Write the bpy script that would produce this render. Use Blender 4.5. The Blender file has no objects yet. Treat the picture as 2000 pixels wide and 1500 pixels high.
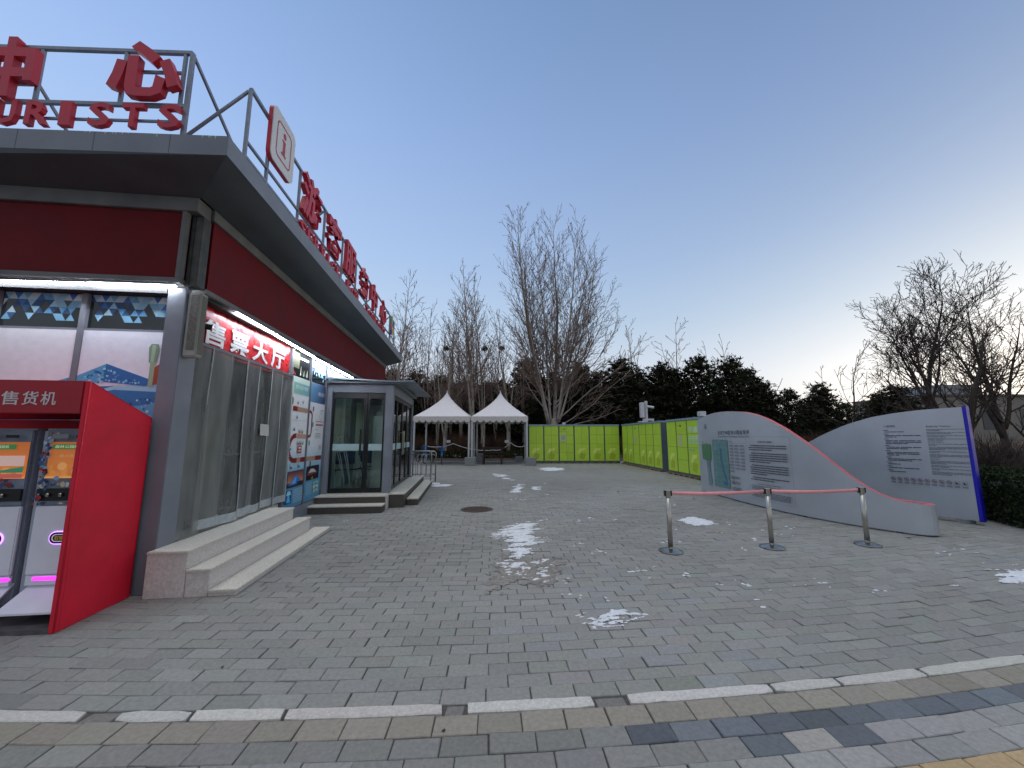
import bpy, bmesh, math, random
import numpy as np
from mathutils import Vector, Matrix, noise
R = math.radians
scene = bpy.context.scene
COL = scene.collection
# ---------------------------------------------------------------- camera
cam = bpy.data.cameras.new('camera')
cam.sensor_width = 36.0
cam.lens = 36.0 * 751 / 2000
cam.clip_start = 0.05
cam.clip_end = 3000
camo = bpy.data.objects.new('camera', cam)
COL.objects.link(camo)
camo.location = (0, 0, 1.5)
camo.rotation_euler = (R(90 + 7.81), 0, 0)
scene.camera = camo
# ---------------------------------------------------------------- sky, sun, exposure
SKY_STRENGTH = 1.08
SUN_EL, SUN_AZ = 2.0, 70.0          # low winter dusk sun, off to the right
w = bpy.data.worlds.new('World')
scene.world = w
w.use_nodes = True
nt = w.node_tree
nt.nodes.clear()
def wn(t, **k):
    n = nt.nodes.new(t)
    for a_, v in k.items(): setattr(n, a_, v)
    return n
def wmath(op, a, b=None, clamp=False):
    n = wn('ShaderNodeMath', operation=op, use_clamp=clamp)
    for i, v in enumerate((a, b)):
        if v is None: continue
        if isinstance(v, (int, float)): n.inputs[i].default_value = v
        else: nt.links.new(v, n.inputs[i])
    return n.outputs[0]
def wmix(f, a, b, mode='MIX'):
    n = wn('ShaderNodeMix', data_type='RGBA', blend_type=mode)
    for s_, v in ((n.inputs['Factor'], f), (n.inputs[6], a), (n.inputs[7], b)):
        if isinstance(v, (int, float)): s_.default_value = v
        elif isinstance(v, tuple): s_.default_value = v
        else: nt.links.new(v, s_)
    return n.outputs[2]
def lin(h):
    v = [int(h[i:i + 2], 16) / 255 for i in (1, 3, 5)]
    return tuple(((x / 12.92) if x <= .04045 else ((x + .055) / 1.055) ** 2.4) for x in v) + (1,)
sky = wn('ShaderNodeTexSky', sky_type='NISHITA', sun_disc=False, sun_elevation=R(SUN_EL), sun_rotation=R(SUN_AZ), altitude=50, dust_density=.6, ozone_density=2.0)
tcw = wn('ShaderNodeTexCoord')
nrm = wn('ShaderNodeVectorMath', operation='NORMALIZE')
nt.links.new(tcw.outputs['Generated'], nrm.inputs[0])
sep = wn('ShaderNodeSeparateXYZ')
nt.links.new(nrm.outputs[0], sep.inputs[0])
zz = wmath('MAXIMUM', sep.outputs['Z'], 0.0)
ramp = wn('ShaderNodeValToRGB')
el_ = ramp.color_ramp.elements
STOPS = [(0, lin('#e6e6ec')), (.14, lin('#dde6f3')), (.276, lin('#bfd5ee')), (.41, lin('#acc6eb')), (.63, lin('#94b1e0')), (.80, lin('#809fcd')), (.87, (.85, .92, 1.0, 1)), (1, (2.6, 2.5, 2.26, 1))]  # overhead stops lie above the view, brightened only to light the ground
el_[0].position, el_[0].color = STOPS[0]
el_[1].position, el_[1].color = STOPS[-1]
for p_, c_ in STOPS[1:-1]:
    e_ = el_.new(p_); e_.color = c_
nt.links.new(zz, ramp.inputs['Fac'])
# the half of the dusk sky behind the viewer is already dark
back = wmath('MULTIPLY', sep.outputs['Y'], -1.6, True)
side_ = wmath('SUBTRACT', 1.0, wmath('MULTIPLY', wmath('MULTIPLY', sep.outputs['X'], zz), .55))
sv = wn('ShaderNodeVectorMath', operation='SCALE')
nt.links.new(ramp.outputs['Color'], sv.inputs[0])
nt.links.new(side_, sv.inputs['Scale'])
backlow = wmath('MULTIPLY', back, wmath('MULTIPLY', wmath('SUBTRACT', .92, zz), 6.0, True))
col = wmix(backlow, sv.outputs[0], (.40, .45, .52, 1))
# afterglow low on the right
dt = wn('ShaderNodeVectorMath', operation='DOT_PRODUCT')
nt.links.new(nrm.outputs[0], dt.inputs[0])
dt.inputs[1].default_value = (math.sin(R(72)), math.cos(R(72)), .03)
glow = wmath('POWER', wmath('MAXIMUM', dt.outputs['Value'], 0.0), 7.0)
low = wmath('POWER', wmath('SUBTRACT', 1.0, zz), 3.0)
glow = wmath('MULTIPLY', glow, low)
gl = wmix(glow, (0, 0, 0, 1), (1.7, 1.35, .85, 1))
col = wmix(1.0, col, gl, 'ADD')
nis = wmix(1.0, sky.outputs[0], (.10, .10, .10, 1), 'MULTIPLY')
col = wmix(.12, col, nis)
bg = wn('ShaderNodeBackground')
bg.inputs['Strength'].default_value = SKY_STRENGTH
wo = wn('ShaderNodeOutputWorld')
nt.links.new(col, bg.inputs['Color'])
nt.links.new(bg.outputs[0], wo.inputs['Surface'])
sl = bpy.data.lights.new('sun', 'SUN')
sl.energy = 0.10
sl.angle = R(12)
sl.color = (1.0, 0.86, 0.68)
so = bpy.data.objects.new('sun', sl)
COL.objects.link(so)
az, el = R(SUN_AZ), R(SUN_EL + 2)
sd = Vector((math.sin(az) * math.cos(el), math.cos(az) * math.cos(el), math.sin(el)))
so.rotation_euler = (-sd).to_track_quat('-Z', 'Y').to_euler()
so.location = sd * 200
scene.view_settings.view_transform = 'Standard'
scene.view_settings.look = 'None'
scene.view_settings.exposure = 0.0
scene.view_settings.gamma = 1.0
scene.cycles.use_denoising = True
scene.cycles.max_bounces = 6
scene.cycles.sample_clamp_indirect = 6.0
scene.cycles.transparent_max_bounces = 24
# ---------------------------------------------------------------- helpers
A = R(6.9)                              # the kiosk's heading
def C(h, a=1.0):
    h = h.lstrip('#')
    v = [int(h[i:i + 2], 16) / 255 for i in (0, 2, 4)]
    return tuple(((x / 12.92) if x <= .04045 else ((x + .055) / 1.055) ** 2.4) for x in v) + (a,)
MATS = {}
def mat(name, col, rough=.6, metal=0.0, var=.12, scale=6.0, bump=0.0, bscale=60.0, alpha=None,
        emit=None, estr=0.0, spec=.5, detail=4.0):
    """a procedural material: base colour broken up by noise, roughness noise, fine bump"""
    if name in MATS: return MATS[name]
    m = bpy.data.materials.new(name)
    MATS[name] = m
    m.use_nodes = True
    n, l = m.node_tree.nodes, m.node_tree.links
    b = n['Principled BSDF']
    col = C(col) if isinstance(col, str) else tuple(col) + (1,) * (4 - len(col))
    tc = n.new('ShaderNodeTexCoord')
    nz = n.new('ShaderNodeTexNoise')
    nz.inputs['Scale'].default_value = scale
    nz.inputs['Detail'].default_value = detail
    l.new(tc.outputs['Object'], nz.inputs['Vector'])
    r = n.new('ShaderNodeValToRGB')
    r.color_ramp.elements[0].position = .3
    r.color_ramp.elements[1].position = .7
    r.color_ramp.elements[0].color = tuple(max(0, x * (1 - var)) for x in col[:3]) + (1,)
    r.color_ramp.elements[1].color = tuple(min(1, x * (1 + var)) for x in col[:3]) + (1,)
    l.new(nz.outputs['Fac'], r.inputs['Fac'])
    l.new(r.outputs['Color'], b.inputs['Base Color'])
    mr = n.new('ShaderNodeMapRange')
    mr.inputs['To Min'].default_value = max(.02, rough * .8)
    mr.inputs['To Max'].default_value = min(1, rough * 1.2)
    l.new(nz.outputs['Fac'], mr.inputs['Value'])
    l.new(mr.outputs[0], b.inputs['Roughness'])
    b.inputs['Metallic'].default_value = metal
    b.inputs['Specular IOR Level'].default_value = spec
    if bump:
        n2 = n.new('ShaderNodeTexNoise')
        n2.inputs['Scale'].default_value = bscale
        n2.inputs['Detail'].default_value = 6
        l.new(tc.outputs['Object'], n2.inputs['Vector'])
        bp = n.new('ShaderNodeBump')
        bp.inputs['Strength'].default_value = bump
        bp.inputs['Distance'].default_value = .02
        l.new(n2.outputs['Fac'], bp.inputs['Height'])
        l.new(bp.outputs[0], b.inputs['Normal'])
    if alpha is not None: b.inputs['Alpha'].default_value = alpha
    if emit:
        b.inputs['Emission Color'].default_value = C(emit) if isinstance(emit, str) else emit
        b.inputs['Emission Strength'].default_value = estr
    return m
def attr_mat(name, rough=.5, estr=0.0, bump=0.0, bscale=80, noise_amt=.0, nscale=30, spec=.4, metal=0.0):
    """printed or per-piece colour carried by the mesh itself"""
    m = bpy.data.materials.new(name)
    m.use_nodes = True
    n, l = m.node_tree.nodes, m.node_tree.links
    b = n['Principled BSDF']
    a = n.new('ShaderNodeAttribute')
    a.attribute_name = 'Col'
    src = a.outputs['Color']
    b.inputs['Roughness'].default_value = rough
    b.inputs['Specular IOR Level'].default_value = spec
    b.inputs['Metallic'].default_value = metal
    tc = n.new('ShaderNodeTexCoord')
    if noise_amt:
        nz = n.new('ShaderNodeTexNoise')
        nz.inputs['Scale'].default_value = nscale
        nz.inputs['Detail'].default_value = 8
        nz.inputs['Roughness'].default_value = .65
        l.new(tc.outputs['Object'], nz.inputs['Vector'])
        mr = n.new('ShaderNodeMapRange')
        mr.inputs['From Min'].default_value = .3
        mr.inputs['From Max'].default_value = .7
        mr.inputs['To Min'].default_value = 1 - noise_amt
        mr.inputs['To Max'].default_value = 1 + noise_amt
        l.new(nz.outputs['Fac'], mr.inputs['Value'])
        mx = n.new('ShaderNodeVectorMath')
        mx.operation = 'SCALE'
        l.new(src, mx.inputs[0])
        l.new(mr.outputs[0], mx.inputs['Scale'])
        src = mx.outputs[0]
    l.new(src, b.inputs['Base Color'])
    if bump:
        n2 = n.new('ShaderNodeTexNoise')
        n2.inputs['Scale'].default_value = bscale
        n2.inputs['Detail'].default_value = 8
        l.new(tc.outputs['Object'], n2.inputs['Vector'])
        bp = n.new('ShaderNodeBump')
        bp.inputs['Strength'].default_value = bump
        bp.inputs['Distance'].default_value = .01
        l.new(n2.outputs['Fac'], bp.inputs['Height'])
        l.new(bp.outputs[0], b.inputs['Normal'])
    if estr:
        l.new(src, b.inputs['Emission Color'])
        b.inputs['Emission Strength'].default_value = estr
    return m
def glass_mat(name, tint, refl=.9, rough=.02):
    m = bpy.data.materials.new(name)
    m.use_nodes = True
    n, l = m.node_tree.nodes, m.node_tree.links
    n.remove(n['Principled BSDF'])
    t = n.new('ShaderNodeBsdfTransparent')
    t.inputs['Color'].default_value = C(tint)
    g = n.new('ShaderNodeBsdfGlossy')
    g.inputs['Roughness'].default_value = rough
    g.inputs['Color'].default_value = (refl, refl, refl, 1)
    f = n.new('ShaderNodeFresnel')
    f.inputs['IOR'].default_value = 1.52
    mx = n.new('ShaderNodeMixShader')
    l.new(f.outputs[0], mx.inputs['Fac'])
    l.new(t.outputs[0], mx.inputs[1])
    l.new(g.outputs[0], mx.inputs[2])
    l.new(mx.outputs[0], n['Material Output'].inputs['Surface'])
    return m
_TC = {}
def text_mesh(s, bold=0.0, depth=0.0):
    k = (s, bold, depth)
    if k in _TC: return _TC[k]
    c = bpy.data.curves.new('lettering', 'FONT')
    c.body = s
    c.size = 1
    c.resolution_u = 2
    c.offset = bold
    c.extrude = depth
    o = bpy.data.objects.new('lettering', c)
    COL.objects.link(o)
    bpy.context.view_layer.update()
    dg = bpy.context.evaluated_depsgraph_get()
    m = bpy.data.meshes.new_from_object(o.evaluated_get(dg))
    V = [tuple(v.co) for v in m.vertices]
    F = [tuple(p.vertices) for p in m.polygons]
    bpy.data.objects.remove(o)
    bpy.data.curves.remove(c)
    bpy.data.meshes.remove(m)
    _TC[k] = (V, F)
    return _TC[k]
class MB:
    """collects shapes; build() links them as ONE mesh object"""
    def __init__(s):
        s.v, s.f, s.c = [], [], None
    def add(s, V, F, col=None):
        o = len(s.v)
        s.v += [tuple(p) for p in V]
        s.f += [tuple(i + o for i in f) for f in F]
        if s.c is not None: s.c += [col] * len(F)
        return s
    def box(s, x0, y0, z0, x1, y1, z1):
        V = [(x, y, z) for z in (z0, z1) for y in (y0, y1) for x in (x0, x1)]
        return s.add(V, [(0, 2, 3, 1), (4, 5, 7, 6), (0, 1, 5, 4), (1, 3, 7, 5), (3, 2, 6, 7), (2, 0, 4, 6)])
    def bar(s, p, q, w, h=None, up=(0, 0, 1)):
        h = h or w
        p, q = Vector(p), Vector(q)
        d = (q - p).normalized()
        u = Vector(up)
        if abs(d.dot(u)) > .98: u = Vector((0, 1, 0))
        a = d.cross(u).normalized() * (w / 2)
        b = a.cross(d).normalized() * (h / 2)
        V = [e + sx * a + sy * b for e in (p, q) for sx, sy in ((-1, -1), (1, -1), (1, 1), (-1, 1))]
        return s.add(V, [(3, 2, 1, 0), (4, 5, 6, 7), (0, 1, 5, 4), (1, 2, 6, 5), (2, 3, 7, 6), (3, 0, 4, 7)])
    def tube(s, P, r, n=8, caps=True):
        P = [Vector(p) for p in P]
        if not hasattr(r, '__len__'): r = [r] * len(P)
        V, F = [], []
        ref = None
        for i, p in enumerate(P):
            d = (P[min(i + 1, len(P) - 1)] - P[max(i - 1, 0)])
            d = d.normalized() if d.length > 1e-9 else Vector((0, 0, 1))
            if ref is None:
                ref = d.orthogonal().normalized()
            else:
                ref = ref - d * ref.dot(d)
                ref = ref.normalized() if ref.length > 1e-6 else d.orthogonal().normalized()
            b = d.cross(ref)
            for k in range(n):
                t = 2 * math.pi * k / n
                V.append(p + (ref * math.cos(t) + b * math.sin(t)) * r[i])
        for i in range(len(P) - 1):
            for k in range(n):
                a0, a1 = i * n + k, i * n + (k + 1) % n
                F.append((a0, a1, a1 + n, a0 + n))
        if caps:
            F.append(tuple(range(n - 1, -1, -1)))
            F.append(tuple((len(P) - 1) * n + k for k in range(n)))
        return s.add(V, F)
    def lathe(s, prof, c, n=24):
        V, F = [], []
        for r, z in prof:
            for k in range(n):
                t = 2 * math.pi * k / n
                V.append((c[0] + r * math.cos(t), c[1] + r * math.sin(t), c[2] + z))
        for i in range(len(prof) - 1):
            for k in range(n):
                a0, a1 = i * n + k, i * n + (k + 1) % n
                F.append((a0, a1, a1 + n, a0 + n))
        F.append(tuple(range(n - 1, -1, -1)))
        F.append(tuple((len(prof) - 1) * n + k for k in range(n)))
        return s.add(V, F)
    def prism(s, poly, fa, fb):
        n = len(poly)
        V = [fa(*p) for p in poly] + [fb(*p) for p in poly]
        F = [tuple(range(n - 1, -1, -1)), tuple(range(n, 2 * n))]
        F += [(i, (i + 1) % n, n + (i + 1) % n, n + i) for i in range(n)]
        return s.add(V, F)
    def text(s, t, o, xd, yd, nd, w=None, h=None, depth=.02, bold=0.0):
        """raised lettering: bounding box starts at o, w wide and h high"""
        V, F = text_mesh(t, bold, .5 if depth else 0)
        xs = [v[0] for v in V]; ys = [v[1] for v in V]
        x0, x1, y0, y1 = min(xs), max(xs), min(ys), max(ys)
        sy = h / (y1 - y0) if h else w / (x1 - x0)
        sx = w / (x1 - x0) if w else sy
        o, xd, yd, nd = Vector(o), Vector(xd), Vector(yd), Vector(nd)
        return s.add([o + xd * ((v[0] - x0) * sx) + yd * ((v[1] - y0) * sy) + nd * (v[2] * depth) for v in V], F)
    def mesh(s, name, off=(0, 0, 0), bevel=0.0, smooth=False):
        m = bpy.data.meshes.new(name)
        m.from_pydata([(a - off[0], b - off[1], c - off[2]) for a, b, c in s.v], [], s.f)
        if s.c is not None:
            at = m.color_attributes.new('Col', 'FLOAT_COLOR', 'CORNER')
            buf = []
            for p, c in zip(m.polygons, s.c): buf += list(c) * len(p.vertices)
            at.data.foreach_set('color', buf)
        if bevel:
            bm = bmesh.new()
            bm.from_mesh(m)
            ed = [e for e in bm.edges if len(e.link_faces) == 2 and e.calc_face_angle(0) > .6]
            bmesh.ops.bevel(bm, geom=ed, offset=bevel, segments=2, affect='EDGES', clamp_overlap=True)
            bm.to_mesh(m)
            bm.free()
        if smooth:
            m.polygons.foreach_set('use_smooth', [True] * len(m.polygons))
        m.update()
        return m
def link(name, mesh, m, parent=None):
    o = bpy.data.objects.new(name, mesh)
    COL.objects.link(o)
    if m is not None:
        for x in (m if isinstance(m, (list, tuple)) else [m]): mesh.materials.append(x)
    if parent is not None: o.parent = parent
    return o
def tag(o, label=None, cat=None, group=None, kind=None):
    if label: o['label'] = label
    if cat: o['category'] = cat
    if group: o['group'] = group
    if kind: o['kind'] = kind
    return o
def rotz(p, a):
    return (p[0] * math.cos(a) - p[1] * math.sin(a), p[0] * math.sin(a) + p[1] * math.cos(a), p[2])
class Thing:
    """an Empty at the thing's base; parts are given in the thing's frame (world turned by rz)"""
    def __init__(s, name, label, cat, o, rz=0.0, group=None):
        s.o, s.rz = o, rz
        s.e = bpy.data.objects.new(name, None)
        s.e.empty_display_size = .2
        COL.objects.link(s.e)
        s.e.location = rotz(o, rz)
        s.e.rotation_euler = (0, 0, rz)
        tag(s.e, label, cat, group)
    def part(s, name, mb, m, parent=None, bevel=0.0, smooth=False, label=None):
        o = link(name, mb.mesh(name, s.o, bevel, smooth), m, parent or s.e)
        if label: o['label'] = label
        return o
def solo(name, label, cat, mb, m, o, rz=0.0, group=None, bevel=0.0, smooth=False):
    ob = link(name, mb.mesh(name, o, bevel, smooth), m)
    ob.location = rotz(o, rz)
    ob.rotation_euler = (0, 0, rz)
    return tag(ob, label, cat, group)
def struct(name, mb, m, smooth=False):
    return tag(link(name, mb.mesh(name, smooth=smooth), m), kind='structure')
def copy_tree(o, parent=None):
    c = o.copy()
    COL.objects.link(c)
    if parent is not None: c.parent = parent
    for ch in list(o.children): copy_tree(ch, c)
    return c
class Art(MB):
    """flat printed design: shapes laid in thin layers on a surface fn(x, y, d)"""
    def __init__(s, fn, lift=.003, step=.0006):
        super().__init__()
        s.c, s.fn, s.d, s.step = [], fn, lift, step
    def poly(s, pts, col, up=True):
        col = C(col) if isinstance(col, str) else col
        s.add([s.fn(x, y, s.d) for x, y in pts], [tuple(range(len(pts)))], col)
        if up: s.d += s.step
        return s
    def rect(s, x0, y0, x1, y1, col, up=True, nx=1, ny=1):
        col = C(col) if isinstance(col, str) else col
        V = [s.fn(x0 + (x1 - x0) * i / nx, y0 + (y1 - y0) * j / ny, s.d) for j in range(ny + 1) for i in range(nx + 1)]
        F = [(j * (nx + 1) + i, j * (nx + 1) + i + 1, (j + 1) * (nx + 1) + i + 1, (j + 1) * (nx + 1) + i) for j in range(ny) for i in range(nx)]
        s.add(V, F, col)
        if up: s.d += s.step
        return s
    def grad(s, x0, y0, x1, y1, ca, cb, n=10, vert=True):
        ca, cb = C(ca), C(cb)
        for i in range(n):
            t = (i + .5) / n
            c = tuple(a + (b - a) * t for a, b in zip(ca, cb))
            if vert: s.rect(x0, y0 + (y1 - y0) * i / n, x1, y0 + (y1 - y0) * (i + 1) / n, c, False)
            else: s.rect(x0 + (x1 - x0) * i / n, y0, x0 + (x1 - x0) * (i + 1) / n, y1, c, False)
        s.d += s.step
        return s
    def disc(s, x, y, r, col, n=20, ry=None, up=True):
        return s.poly([(x + r * math.cos(2 * math.pi * k / n), y + (ry or r) * math.sin(2 * math.pi * k / n)) for k in range(n)], col, up)
    def ring(s, x, y, r, wd, col, n=24):
        col = C(col)
        for k in range(n):
            a, b = 2 * math.pi * k / n, 2 * math.pi * (k + 1) / n
            s.poly([(x + r * math.cos(a), y + r * math.sin(a)), (x + r * math.cos(b), y + r * math.sin(b)),
                    (x + (r - wd) * math.cos(b), y + (r - wd) * math.sin(b)), (x + (r - wd) * math.cos(a), y + (r - wd) * math.sin(a))], col, False)
        s.d += s.step
        return s
    def type(s, t, x, y, col, w=None, h=None, bold=0.0, shear=0.0):
        V, F = text_mesh(t, bold, 0)
        col = C(col)
        xs = [v[0] for v in V]; ys = [v[1] for v in V]
        x0, x1, y0, y1 = min(xs), max(xs), min(ys), max(ys)
        sy = h / (y1 - y0) if h else w / (x1 - x0)
        sx = w / (x1 - x0) if w else sy
        s.add([s.fn(x + (v[0] - x0) * sx + (v[1] - y0) * sy * shear, y + (v[1] - y0) * sy, s.d) for v in V], F, col)
        s.d += s.step
        return s
    def lines(s, x0, x1, ys, h, col, rng, indent=0.0, ends=None, piece=.12, gap=.12):
        """rows of unreadably small print"""
        for i, y in enumerate(ys):
            x = x0 + (indent if i == 0 else 0)
            xe = x0 + (x1 - x0) * (ends[i] if ends else 1.0)
            while x < xe - .004:
                wd = min(piece * rng.uniform(.4, 1.6), xe - x)
                s.rect(x, y, x + wd, y + h, col, False, nx=max(1, int(wd / .12)))
                x += wd + h * gap * rng.uniform(.5, 2)
        s.d += s.step
        return s
PRINT = attr_mat('printed_vinyl', .45, noise_amt=.06, nscale=12)
# common materials
M_grey = mat('grey_cladding', '#7d828c', .42, var=.10, scale=3, bump=.05, spec=.4)
M_greyd = mat('grey_frame', '#666b73', .42, var=.12, scale=5)
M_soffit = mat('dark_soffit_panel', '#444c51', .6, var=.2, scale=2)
M_redpan = mat('dark_red_panel', '#66141a', .55, var=.15, scale=2.5, spec=.15)
M_redsign = mat('red_sign_acrylic', '#c4283c', .45, var=.10, scale=8)
M_redcover = mat('red_fabric_cover', '#d41131', .6, var=.12, scale=3, bump=.45, bscale=5)
M_steel = mat('brushed_steel', '#9a9893', .25, 1.0, var=.12, scale=20)
M_gal = mat('galvanised_tube', '#8c919b', .45, .6, var=.15, scale=15)
M_black = mat('black_frame', '#131416', .35, var=.2)
M_dark = mat('painted_shade', '#1a1b1d', .7, var=.3)
M_white = mat('white_panel', '#d9dade', .45, var=.05)
M_granite = mat('pale_granite', '#cdc6c1', .6, var=.16, scale=45, bump=.08, bscale=160, detail=8)
M_granited = mat('flamed_granite_tread', '#c9c5ba', .75, var=.2, scale=60, bump=.12, bscale=180, detail=8)
M_stepd = mat('brown_granite_riser', '#4a453f', .6, var=.25, scale=40, bump=.06, detail=8)
M_led = mat('led_diffuser', '#ffffff', .5, emit='#eef4ff', estr=80.0, var=0)
M_glassd = mat('dark_window_glass', '#23282a', .08, var=.3, scale=2, spec=.7)
M_glass = glass_mat('porch_glass', '#e9f3ef')
M_conc = mat('concrete_block', '#8e8f90', .85, var=.16, scale=25, bump=.25, bscale=90, detail=8)
M_tent = mat('white_pvc_canvas', '#dcd7dc', .55, var=.05, scale=5, bump=.1, bscale=14)
M_alu = mat('white_powder_aluminium', '#cfd0d2', .4, .3, var=.05)
M_wood = mat('dark_stained_wood', '#3a2a22', .7, var=.3, scale=12, bump=.2)
M_soil = mat('winter_soil', '#5c4a3c', .95, var=.35, scale=1.2, bump=.6, bscale=9, detail=8)
M_snow = mat('trodden_snow', '#dadde4', .7, var=.14, scale=26, bump=.5, bscale=40, detail=8)
M_ice = mat('dirty_ice', '#8a837b', .3, var=.3, scale=22, bump=.4, bscale=40, detail=8)
# ---------------------------------------------------------------- the ground
rng = random.Random(7)
g = MB()
g.add([(-900, -60, -.03), (900, -60, -.03), (900, 1500, -.03), (-900, 1500, -.03)], [(0, 1, 2, 3)])
struct('ground', g, M_soil)
JT = math.tan(R(2.6))
def pc(s, o):
    """a point of the paving: s along the row, o metres beyond the kerb's far edge"""
    x = s - JT * o
    xc = max(-5.0, min(6.5, x))
    f = max(0.0, min(1.0, 1 - o / 16)) if o > 0 else 1.0
    return x, 2.43 + o + (.0736 * xc + .01726 * xc * xc + (x - xc) * (.0736 + .0345 * xc)) * f
def shade(base, r, v=.055, t=.012):
    k = 1 + r.gauss(0, v)
    return tuple(max(.01, c * k * (1 + r.gauss(0, t))) for c in base) + (1,)
def pave(name, rows, m):
    """rows: (o0, o1, width, s0, s1, colour function, gap)"""
    V, F, K = [], [], []
    for ri, (o0, o1, wd, s0, s1, cf, gap) in enumerate(rows):
        s = s0 + (wd / 2 if ri % 2 else 0) + rng.uniform(-.012, .012)
        while s < s1:
            near = o1 < 9
            q = gap / 2
            b = len(V)
            dz = rng.gauss(0, .0014) - (.006 if rng.random() < .012 else 0)
            tx, ty = rng.gauss(0, .0014), rng.gauss(0, .0012)
            j = [(rng.gauss(0, .0012), rng.gauss(0, .0012)) for _ in range(4)]
            qo = q * .45
            cor = [(s + q, o0 + qo, -1, -1), (s + wd - q, o0 + qo, 1, -1), (s + wd - q, o1 - qo, 1, 1), (s + q, o1 - qo, -1, 1)]
            col = cf(s, o0)
            if near:
                for (a, o, sx, sy), (jx, jy) in zip(cor, j):
                    x, y = pc(a, o); V.append((x + jx, y + jy, -.012))
                for (a, o, sx, sy), (jx, jy) in zip(cor, j):
                    x, y = pc(a, o); V.append((x + jx, y + jy, dz - .004 + sx * tx + sy * ty))
                for (a, o, sx, sy), (jx, jy) in zip(cor, j):
                    x, y = pc(a - sx * .004, o - sy * .003); V.append((x + jx, y + jy, dz + sx * tx + sy * ty))
                F.append((b + 8, b + 9, b + 10, b + 11))
                for k in range(4):
                    k2 = (k + 1) % 4
                    F.append((b + k, b + k2, b + 4 + k2, b + 4 + k))
                    F.append((b + 4 + k, b + 4 + k2, b + 8 + k2, b + 8 + k))
                K += [col] * 9
            else:
                for (a, o, sx, sy) in cor:
                    x, y = pc(a, o); V.append((x, y, dz * .5))
                F.append((b, b + 1, b + 2, b + 3))
                K.append(col)
            s += wd + rng.gauss(0, .002)
    mb = MB(); mb.v, mb.f, mb.c = V, F, K
    return struct(name, mb, m)
M_pave = attr_mat('concrete_paver', .88, bump=.35, bscale=110, noise_amt=.16, nscale=38, spec=.25)
M_kerb = attr_mat('granite_kerb', .85, bump=.5, bscale=70, noise_amt=.2, nscale=55, spec=.25)
GREY = (.262, .262, .250)
def c_plaza(s, o):
    k = noise.noise((s * .35, o * .35, 3.1))
    base = tuple(c * (1 + .16 * k) for c in GREY)
    if rng.random() < .0015: base = (.30, .265, .22)
    if k > .25 and rng.random() < .25: base = (base[0] * .98, base[1], base[2] * 1.06)
    return shade(base, rng)
rows = []
o = 0.0
while o < 22.3:
    rows.append((o, o + .1255, .262, -13.5, 9.4 if o < 3.4 else 8.5 - .02 * o, c_plaza, .006))
    o += .1255
pave('plaza', rows, M_pave)
bed = MB()
pts = [(-16, 1.0), (-16, 25.0), (8.45, 25.0), (8.45, 5.5), (12, 5.5), (12, -6), (-16, -6)]
bed.add([(x, y, -.011) for x, y in pts], [tuple(range(len(pts)))[::-1]])
struct('paving_bed', bed, mat('joint_sand', '#504c48', .95, var=.3, scale=30))
# the kerb: long pale granite setts, chipped and split
def c_kerb(s, o): return shade((.52, .505, .475), rng, .09)
kb = MB(); kb.c = []
s = -13.0
for L in [1.1, .9, 1.0, .7, .95, .88, .82, .8, .9, .12, .93, .92, .66, .18, .40, .50, .86, .12, .73, .19, .9, .45, .62, .9, .8, .7, .9, .8, .9]:
    g0 = .012
    n = max(2, int(L / .09))
    st = [s + g0 + (L - 2 * g0) * i / n for i in range(n + 1)]
    broken = L < .2
    col = (.2, .19, .18, 1) if broken else c_kerb(s, 0)
    top = -.010 if broken else .006 + rng.gauss(0, .0015)
    sk = rng.uniform(-.02, .02)
    V = []
    for i, a in enumerate(st):
        e0, e1 = rng.gauss(0, .0018), rng.gauss(0, .0018)
        if i in (0, n) and not broken: e0 -= rng.uniform(0, .012); e1 += rng.uniform(0, .012)
        for oo, z in ((-.087 + e1, -.012), (-.087 + e1, top - .004), (-.080 + e1, top), (-.008 + e0, top), (-.002 + e0, top - .004), (-.002 + e0, -.012)):
            x, y = pc(a + sk * (oo + .045) / .09 * (1 if i in (0, n) else 0), oo)
            V.append((x, y, z + (rng.gauss(0, .0007) if z > -.01 else 0)))
    F = []
    for i in range(n):
        for k in range(5):
            a = i * 6 + k
            F.append((a, a + 6, a + 7, a + 1))
    F += [tuple(range(6)), tuple(n * 6 + k for k in range(5, -1, -1))]
    kb.add(V, F, col)
    s += L
struct('kerb', kb, M_kerb)
# the footpath on this side of the kerb
BEIGE, BLUE, TAN = (.285, .262, .225), (.128, .142, .162), (.46, .335, .19)
def c_beige(s, o): return shade(BEIGE, rng, .07)
def c_row2(s, o): return shade(BLUE, rng, .14) if s > .56 else shade((.225, .222, .212), rng, .09)
def c_row3(s, o):
    if .98 < s < 1.25 or 1.45 < s < 1.7: return shade(BLUE, rng, .1)
    return shade((.36, .345, .33) if 1.2 < s < 1.5 else ((.31, .305, .30) if s > .9 else (.235, .232, .222)), rng, .08)
def c_row4(s, o): return shade((.31, .305, .295) if s > .5 else (.23, .228, .22), rng, .08)
def c_tan(s, o): return shade(TAN, rng, .08)
def c_far(s, o): return shade((.25, .245, .235), rng, .09)
path = [(-.238, -.088, .232, -9, 9, c_beige, .006), (-.368, -.238, .236, -9, 9, c_row2, .006), (-.498, -.368, .236, -9, 9, c_row3, .006)]
o = -.498
for i in range(3): path.append((o - .13 * (i + 1), o - .13 * i, .236, -9, 9, c_row4 if i == 0 else c_tan, .006))
o -= .39
for i in range(20): path.append((o - .13 * (i + 1), o - .13 * i, .236, -9, 9, c_far, .006))
pave('footpath', path, M_pave)
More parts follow.
